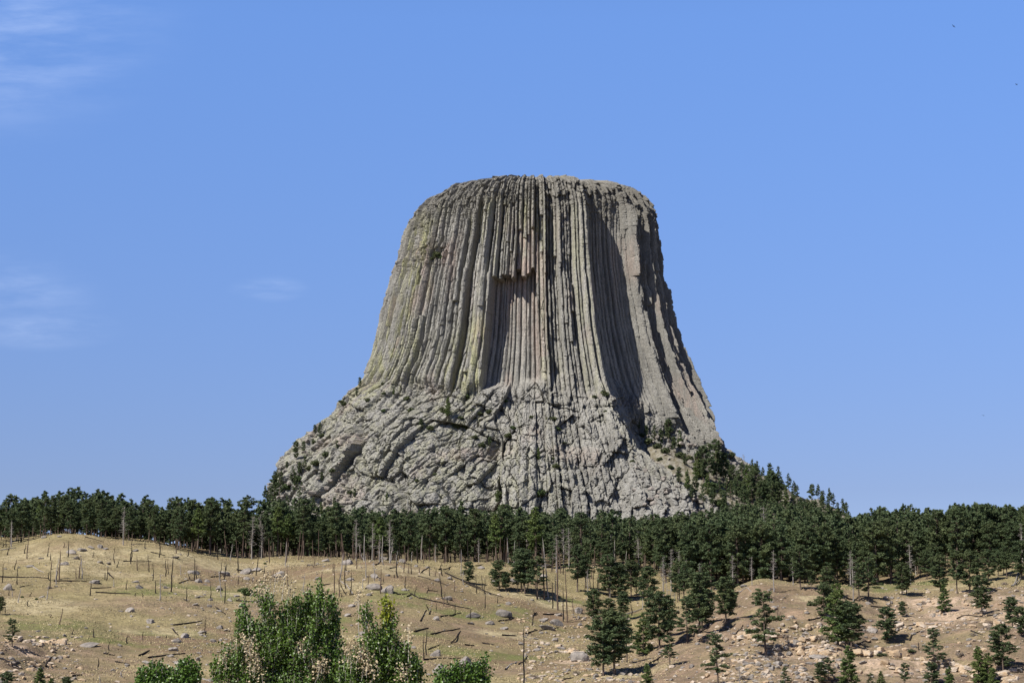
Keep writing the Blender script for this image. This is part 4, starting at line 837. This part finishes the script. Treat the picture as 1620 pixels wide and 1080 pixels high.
# grass tufts
r = np.random.RandomState(77); n = 110000; xx = r.uniform(-.275, .275, n); yy = 330 + 330 * r.rand(n) ** .9; xg = xx * yy; zg = H(xg, yy)
keep = rightmask(xg, yy) < r.uniform(.2, 1.1, n); clump = fbm(xg / 9, yy / 9, oct=3) > r.uniform(-.6, .5, n); keep &= clump; xg, yy, zg = xg[keep], yy[keep], zg[keep]; n = len(xg)
P0 = np.stack([xg, yy, zg], 1); Vs = []; hgt = r.uniform(.10, .34, n)
for k in range(2):
    an = r.uniform(0, 6.28, n); w = r.uniform(.06, .18, n); d = np.stack([np.cos(an) * w, np.sin(an) * w, np.zeros(n)], 1)
    Vs.append(np.stack([P0 - d, P0 + d, P0 + np.stack([r.normal(0, .08, n), r.normal(0, .08, n), hgt], 1)], 1))
V = np.concatenate(Vs).reshape(-1, 3)
tag(obj('dry_grass', mesh_np('dry_grass', V, np.arange(len(V)).reshape(-1, 3), [M_GRASS])), 'short dry straw coloured grass covering the hillside', 'grass', kind='stuff')
# shrubs on the hillside
for x, y, s, k in [(392, 941, 11, 'bright'), (380, 935, 5, 'bright'), (1282, 958, 8, 'green'), (1135, 1025, 5, 'dry'), (1395, 1036, 6, 'green2'), (1230, 1045, 9, 'dry'), (1215, 1042, 7, 'dry'), (1520, 1037, 8, 'dry'), (1560, 995, 7, 'dry'), (1365, 1020, 5, 'dry'), (1295, 1012, 9, 'dry'), (1240, 1008, 7, 'dry'), (1175, 1075, 9, 'dry'), (1540, 1005, 6, 'dry'), (1120, 960, 5, 'dry'), (1376, 983, 6, 'dry'), (1440, 1030, 6, 'green2'), (1460, 955, 5, 'dry'), (1590, 925, 6, 'dry'), (845, 1072, 7, 'dry'), (910, 1066, 7, 'dry'), (1170, 960, 5, 'dry'), (78, 930, 4, 'dry'), (420, 892, 3, 'bright'), (1370, 1000, 5, 'dry'), (1600, 1045, 7, 'green2'), (1035, 990, 4, 'dry'), (1305, 1055, 6, 'dry'), (1500, 1075, 7, 'green2'), (35, 945, 3, 'bright'), (58, 948, 3, 'bright'), (745, 890, 3, 'green')]:
    hh = hit(x, y, ground)
    if hh: add_shrub(hh[0] - Vector((0, 0, .1)), s / F * hh[0].y * 1.1, k)
# ------------------------------------------------------------------ leafy trees in the foreground
def leaf_quads(P, size, r):
    n = len(P); a = r.normal(size=(n, 3)); a[:, 2] -= .3; a /= np.linalg.norm(a, axis=1)[:, None]; nrm = r.normal(size=(n, 3)) + [-.2, -.2, .7]; b = np.cross(a, nrm); b /= np.linalg.norm(b, axis=1)[:, None]; c_ = np.cross(a, b)
    s = size * r.uniform(.65, 1.25, n)[:, None]
    V = np.stack([P, P + a * s * .45 + b * s * .42 + c_ * s * .1, P + a * s, P + a * s * .45 - b * s * .42 + c_ * s * .1], 1).reshape(-1, 3)
    i = np.arange(n) * 4; T = np.concatenate([np.stack([i, i + 1, i + 2], 1), np.stack([i, i + 2, i + 3], 1)]); return V, T
def leafy_tree(name, Y, blobs, shoots, root_px, label, seed, dead_blobs=(), yellow=(), poles=(), leaf=.062, perm=62):
    """blobs: (px, py, rx, ry) of the crown's lobes, each given its own depth round Y"""
    r = np.random.RandomState(seed); k = Y / F; rx0 = worldpt(root_px, 1100, Y).x; root = Vector((rx0, Y, gz(rx0, Y)))
    e = bpy.data.objects.new(name, None); COL.objects.link(e); e.location = root
    ro = np.array(root[:]); br_ = Acc(); lv = Acc(); dl = Acc(); yl = Acc(); tk = Acc(); ends = []
    def W(px, py, dy=0.0): return np.array(worldpt(px, py, Y + dy)[:]) - ro
    tot = sum(b[2] * b[3] for b in blobs)
    V, Q, T = tube([[0, 0, -.4], [.05, 0, .9], [-.1, .1, 1.9], [.0, .05, 2.7]], [.13, .11, .085, .06], 8); tk.add(V, Q, T); fork = np.array([0, .05, 2.0])
    for (px, py, rx, ry) in blobs:
        m = max(3, int(shoots * rx * ry / tot)); c0 = W(px, py); lim = W(px, py + ry * .9, 0)
        st = np.array([c0[0] * .25, .0, max(1.0, c0[2] * .35)]); V, Q, T = tube([[0, 0, .7], st, (st + c0) / 2 + r.normal(0, .08, 3), c0], [.04, .03, .018, .008], 5); br_.add(V, Q, T)
        for i in range(m):
            an = r.uniform(0, 6.28); q_ = r.rand() ** .5; dx = math.cos(an) * q_ * rx * k; dz = math.sin(an) * q_ * ry * k; dy = r.uniform(-1, 1) * min(rx, ry) * k * .9 * math.sqrt(max(0.05, 1 - q_ * q_))
            p = c0 + [dx, dy, dz]; Ls = r.uniform(.22, .5); d = np.array([dx * .35 + r.normal(0, .07), dy * .3 + r.normal(0, .07), .9]); d /= np.linalg.norm(d); p0 = p - d * Ls * .6; p1 = p + d * Ls * .4
            ms = c0 + (p0 - c0) * .3 - [0, 0, .12]; V, Q, T = tube([ms, p0, p1], [.007, .005, .002], 3); br_.add(V, Q, T)
            nl = int(perm * r.uniform(.45, 1.2) * .62); t_ = r.rand(nl)[:, None]; PL = p0 + (p1 - p0) * t_ + r.normal(0, .065, (nl, 3)) * (1.15 - t_ * .7)
            isdead = any((p[0] - W(b[0], b[1])[0]) ** 2 + (p[2] - W(b[0], b[1])[2]) ** 2 < (b[2] * k) ** 2 for b in dead_blobs) and r.rand() < .4
            isy = any((p[0] - W(b[0], b[1])[0]) ** 2 + (p[2] - W(b[0], b[1])[2]) ** 2 < (b[2] * k) ** 2 for b in yellow)
            V, T = leaf_quads(PL if not isdead else PL[: nl * 2 // 3], leaf, r); (dl if isdead else yl if isy else lv).add(V, T=T)
    for (px, py, rr_) in dead_blobs:
        c0 = W(px, py, -.5); m = int(12 * (rr_ / 10) ** 1.5) + 4
        for i in range(m):
            p = c0 + r.normal(0, .55, 3) * rr_ * k * [1, .6, 1.5]; V, T = leaf_quads(p + r.normal(0, .06, (7, 3)), leaf * .85, r); dl.add(V, T=T)
            
            if i % 4 == 0: V, Q, T = tube([p - [r.normal(0, .06), .05, .25], p], [.004, .002], 3); br_.add(V, Q, T)
    for (x0, y0, x1, y1) in poles:
        a, b = W(x0, y0, r.uniform(-.4, .4)), W(x1, y1); V, Q, T = tube([a, (a + b) / 2 + r.normal(0, .015, 3), b], [.009, .007, .003], 4); br_.add(V, Q, T)
    obj('trunk', tk.mesh('trunk', [M_PALEBARK], True), e); obj('branches', br_.mesh('branches', [M_PALEBARK], True), e); obj('green_leaves', lv.mesh('green_leaves', [M_LEAF]), e)
    if dl.n: obj('dead_leaves', dl.mesh('dead_leaves', [M_LEAFD]), e)['label'] = 'dried tan leaves'
    if yl.n: obj('yellow_leaves', yl.mesh('yellow_leaves', [M_LEAFY]), e)['label'] = 'yellow green leaves on an upright shoot'
    tag(e, label, 'tree'); return e
leafy_tree('broadleaf_tree', 46, [(500, 945, 13, 22), (478, 965, 16, 26), (508, 975, 30, 34), (455, 985, 28, 36), (425, 965, 14, 26), (412, 935, 6, 14), (385, 980, 10, 24), (398, 1005, 24, 26), (372, 1040, 26, 24), (430, 1020, 34, 34), (480, 1025, 42, 42), (525, 1010, 18, 34), (350, 1060, 16, 24), (410, 1065, 48, 30), (480, 1075, 50, 34), (530, 1060, 22, 34), (548, 1050, 16, 26), (440, 1110, 90, 32)], 1250, 455,
    'dense leafy green tree with patches of tan dead leaves, tallest at the bottom edge', 1,
    dead_blobs=[(412, 928, 9), (445, 915, 9), (456, 930, 8), (425, 913, 7), (395, 1025, 14), (405, 1050, 14), (505, 1050, 13), (372, 1010, 8), (478, 1022, 6), (352, 1040, 6)], poles=[(430, 960, 437, 905), (446, 950, 452, 912), (452, 950, 462, 925), (408, 960, 411, 922), (395, 1010, 388, 960)])
leafy_tree('broadleaf_tree', 43, [(605, 1010, 16, 16), (590, 1020, 22, 22), (614, 962, 8, 16), (618, 978, 8, 14), (609, 950, 4, 8), (580, 975, 9, 14), (610, 1035, 34, 28), (570, 1040, 22, 20), (645, 1045, 14, 20), (600, 1065, 52, 28), (560, 1075, 26, 24), (655, 1066, 14, 18), (610, 1105, 66, 28)], 640, 600,
    'lower leafy tree with an upright yellow green shoot, right of the dense leafy tree', 2,
    dead_blobs=[(560, 1030, 14), (575, 1042, 12), (588, 1052, 10), (645, 1003, 7), (550, 1020, 8), (640, 1060, 8), (566, 942, 6)], yellow=[(614, 960, 15), (608, 985, 8)], poles=[(570, 1070, 568, 935), (614, 1030, 612, 965), (620, 1030, 622, 975), (646, 1050, 645, 990), (600, 1075, 585, 985), (571, 1060, 572, 1000), (637, 1070, 640, 1010), (580, 1080, 576, 1030)])
leafy_tree('broadleaf_tree', 40, [(752, 1062, 12, 12), (768, 1053, 4, 9), (730, 1066, 16, 13), (705, 1072, 14, 10), (745, 1080, 26, 14), (712, 1090, 26, 14), (740, 1110, 34, 16)], 330, 735, 'leafy green bush top at the bottom edge, left of the tall charred pole', 3)
leafy_tree('broadleaf_tree', 41, [(245, 1064, 14, 12), (232, 1072, 16, 10), (262, 1072, 14, 10), (297, 1062, 12, 14), (285, 1072, 16, 12), (308, 1068, 8, 12), (265, 1088, 44, 14), (265, 1110, 48, 16)], 420, 265, 'low leafy green bush top at the bottom edge, left of the dense leafy tree', 4)
# ------------------------------------------------------------------ birds
def bird(px, py, Y, span, roll, yaw, label):
    p = worldpt(px, py, Y); e = bpy.data.objects.new('bird', None); COL.objects.link(e); e.location = p; e.rotation_euler = (roll, .15, yaw)
    V, Q, T = tube([[-.32, 0, 0], [-.15, 0, .02], [.05, 0, .02], [.25, 0, 0], [.36, 0, -.03], [.42, 0, -.05]], [.03, .09, .11, .07, .045, .012], 8); a = Acc(); a.add(V * span / 1.7, Q, T)
    V2 = np.array([[-.30, -.05, 0], [-.62, -.12, 0], [-.66, 0, .01], [-.62, .12, 0], [-.30, .05, 0], [-.4, 0, .03]]); a.add(V2 * span / 1.7, T=[(0, 1, 5), (1, 2, 5), (2, 3, 5), (3, 4, 5), (4, 0, 5)]); obj('body', a.mesh('body', [M_BIRD], True), e)
    for s in (-1, 1):
        w = Acc(); pr_ = [(.0, .05, .16, -.14), (.35, .12, .17, -.13), (.62, .16, .10, -.14), (.85, .10, .0, -.16)]; top = [];
        for (yy_, zz_, xf, xb) in pr_: top += [[xf, s * yy_, zz_ + .012], [xb, s * yy_, zz_], [xf, s * yy_, zz_ - .012]]
        V = np.array(top) * span / 1.7; T = []
        for i in range(3):
            b0 = i * 3; T += [(b0, b0 + 1, b0 + 4), (b0, b0 + 4, b0 + 3), (b0 + 1, b0 + 2, b0 + 5), (b0 + 1, b0 + 5, b0 + 4), (b0 + 2, b0, b0 + 3), (b0 + 2, b0 + 3, b0 + 5)]
        T += [(9, 10, 11)]; w.add(V, T=T); obj('wing', w.mesh('wing', [M_BIRD]), e)
    tag(e, label, 'bird')
bird(1508.5, 42, 800, 1.75, .75, 1.9, 'dark soaring bird with tilted wings high in the sky, the topmost bird')
bird(1608, 134, 850, 1.7, .2, 2.4, 'dark bird gliding in the sky near the right edge, below the topmost bird')
bird(1555.5, 657, 900, 1.7, .3, .9, 'tiny dark bird low in the sky above the right forest, the lowest bird')

# ------------------------------------------------------------------ labels
def ordinal(n):
    w = ['', 'first', 'second', 'third', 'fourth', 'fifth', 'sixth', 'seventh', 'eighth', 'ninth', 'tenth', 'eleventh', 'twelfth']
    return w[n] if n < 13 else str(n) + ('th' if 10 <= n % 100 <= 20 else {1: 'st', 2: 'nd', 3: 'rd'}.get(n % 10, 'th'))
def zone_of(px, py):
    if py > 990 and px > 1180: return 'among the right sandstone ledges'
    if px > 1180: return 'on the right hill'
    if px > 840: return 'in the gully right of centre' if py < 960 else 'on the stony slope right of centre'
    if py < 905: return 'on the grassy crest at left' if px < 420 else 'by the forest edge at centre'
    if px < 160: return 'on the far left slope'
    if px < 400: return 'on the left grass bowl' if py < 960 else 'on the lower left slope'
    if px < 620: return 'on the slope above the leafy trees'
    return 'on the centre grass knoll'
def szc(k, s):
    if k == 'snag': return 'tall' if s > 40 else 'medium' if s > 22 else 'short'
    if k == 'log': return 'long' if s > 38 else 'short'
    if k in ('boulder', 'ledge'): return 'large' if s > 17 else 'medium' if s > 10 else 'small'
    if k == 'pine': return 'tall' if s > 78 else 'mid-height' if s > 48 else 'small'
    return 'larger' if s > 22 else 'small'
buckets = {}
for t in THINGS:
    k = t['kind']; px, py = t['px'], t['py']; z = zone_of(px, py); sz = szc(k, t['size']); adj = ''
    if k == 'pine':
        noun = 'pine'; grp = 'pines standing apart on the hillside'
        if t['zone'] == 'tower':
            z = 'at the left foot of the tower' if px < 620 else 'on rock below the fluted columns' if px < 960 else 'on the talus right of the tower'; grp = 'pines growing on and beside the rock tower'; sz = 'larger' if t['size'] > 34 else 'little'
        elif t['zone'] == 'forest':
            cuts = [(120, 'at the far left end of the forest'), (330, 'in the forest on the left crest'), (470, 'in the forest left of the tower'), (640, 'in the forest below the tower left corner'), (840, 'in the forest below the tower middle'), (1000, 'in the forest below the buttress'), (1150, 'in the forest below the right tower foot'), (1300, 'in the forest right of the tower'), (1470, 'in the forest on the right hill'), (9999, 'at the far right end of the forest')]
            z = next(c_[1] for c_ in cuts if px < c_[0]); grp = 'pines of the forest belt'
        adj = {'young': 'pointed ', 'ragge': 'sparse ', 'open0': 'full-crowned ', 'open1': 'full-crowned ', 'open2': 'bushy ', 'fores': 'bare-stemmed '}[t['key'][:5]]
    elif k == 'snag': noun = 'snag'; adj = {'char': 'charred black ', 'brown': 'scorched brown ', 'grey': 'weathered grey '}[t['tone']] + ('leaning ' if t['lean'] else ''); grp = 'burned and dead standing trunks'
    elif k == 'deadtree': noun = 'dead tree'; adj = 'grey bare-branched '; grp = 'dead trees with bare branches'; z = 'beside the rock tower' if py < 850 and px > 340 else z
    elif k == 'log': noun = 'fallen log'; adj = 'charred ' if t['tone'] == 'char' else 'grey '; grp = 'fallen logs on the hillside'
    elif k == 'boulder': noun = 'boulder'; adj = 'grey '; grp = 'boulders in the dry grass'
    elif k == 'ledge': noun = 'sandstone block'; adj = 'tan '; grp = 'broken sandstone blocks along the ledges'; z = 'on the left outcrop' if px < 200 else 'on the upper right ledge' if py < 1003 and px > 1240 else 'on the lower right ledge' if px > 1240 else 'on the slope right of centre'
    elif k == 'dryshrub': noun = 'leafless bush'; adj = 'brown '; grp = 'dry bushes'
    else:
        noun = 'shrub'; adj = 'bright green ' if t['key'] == 'bright' else 'dark green '; grp = 'green shrubs'
        if py < 850: z = 'on the left foot of the tower' if px < 600 else 'below the fluted columns' if px < 990 and py > 600 else 'on the talus right of the tower' if px >= 990 else 'high on the tower'
    t['grp'] = grp; buckets.setdefault((sz, adj, noun, z), []).append(t)
for (sz, adj, noun, z), ts in buckets.items():
    ts.sort(key=lambda t: t['px'])
    for i, t in enumerate(ts):
        tail = '' if len(ts) == 1 else ', leftmost of them' if i == 0 else ', rightmost of them' if i == len(ts) - 1 else ', %s from the left' % ordinal(i + 1)
        t['o']['label'] = '%s %s%s %s%s' % (sz, adj, noun, z, tail); t['o']['group'] = t['grp']
print('things', len(THINGS), {k: sum(t['kind'] == k for t in THINGS) for k in set(t['kind'] for t in THINGS)})
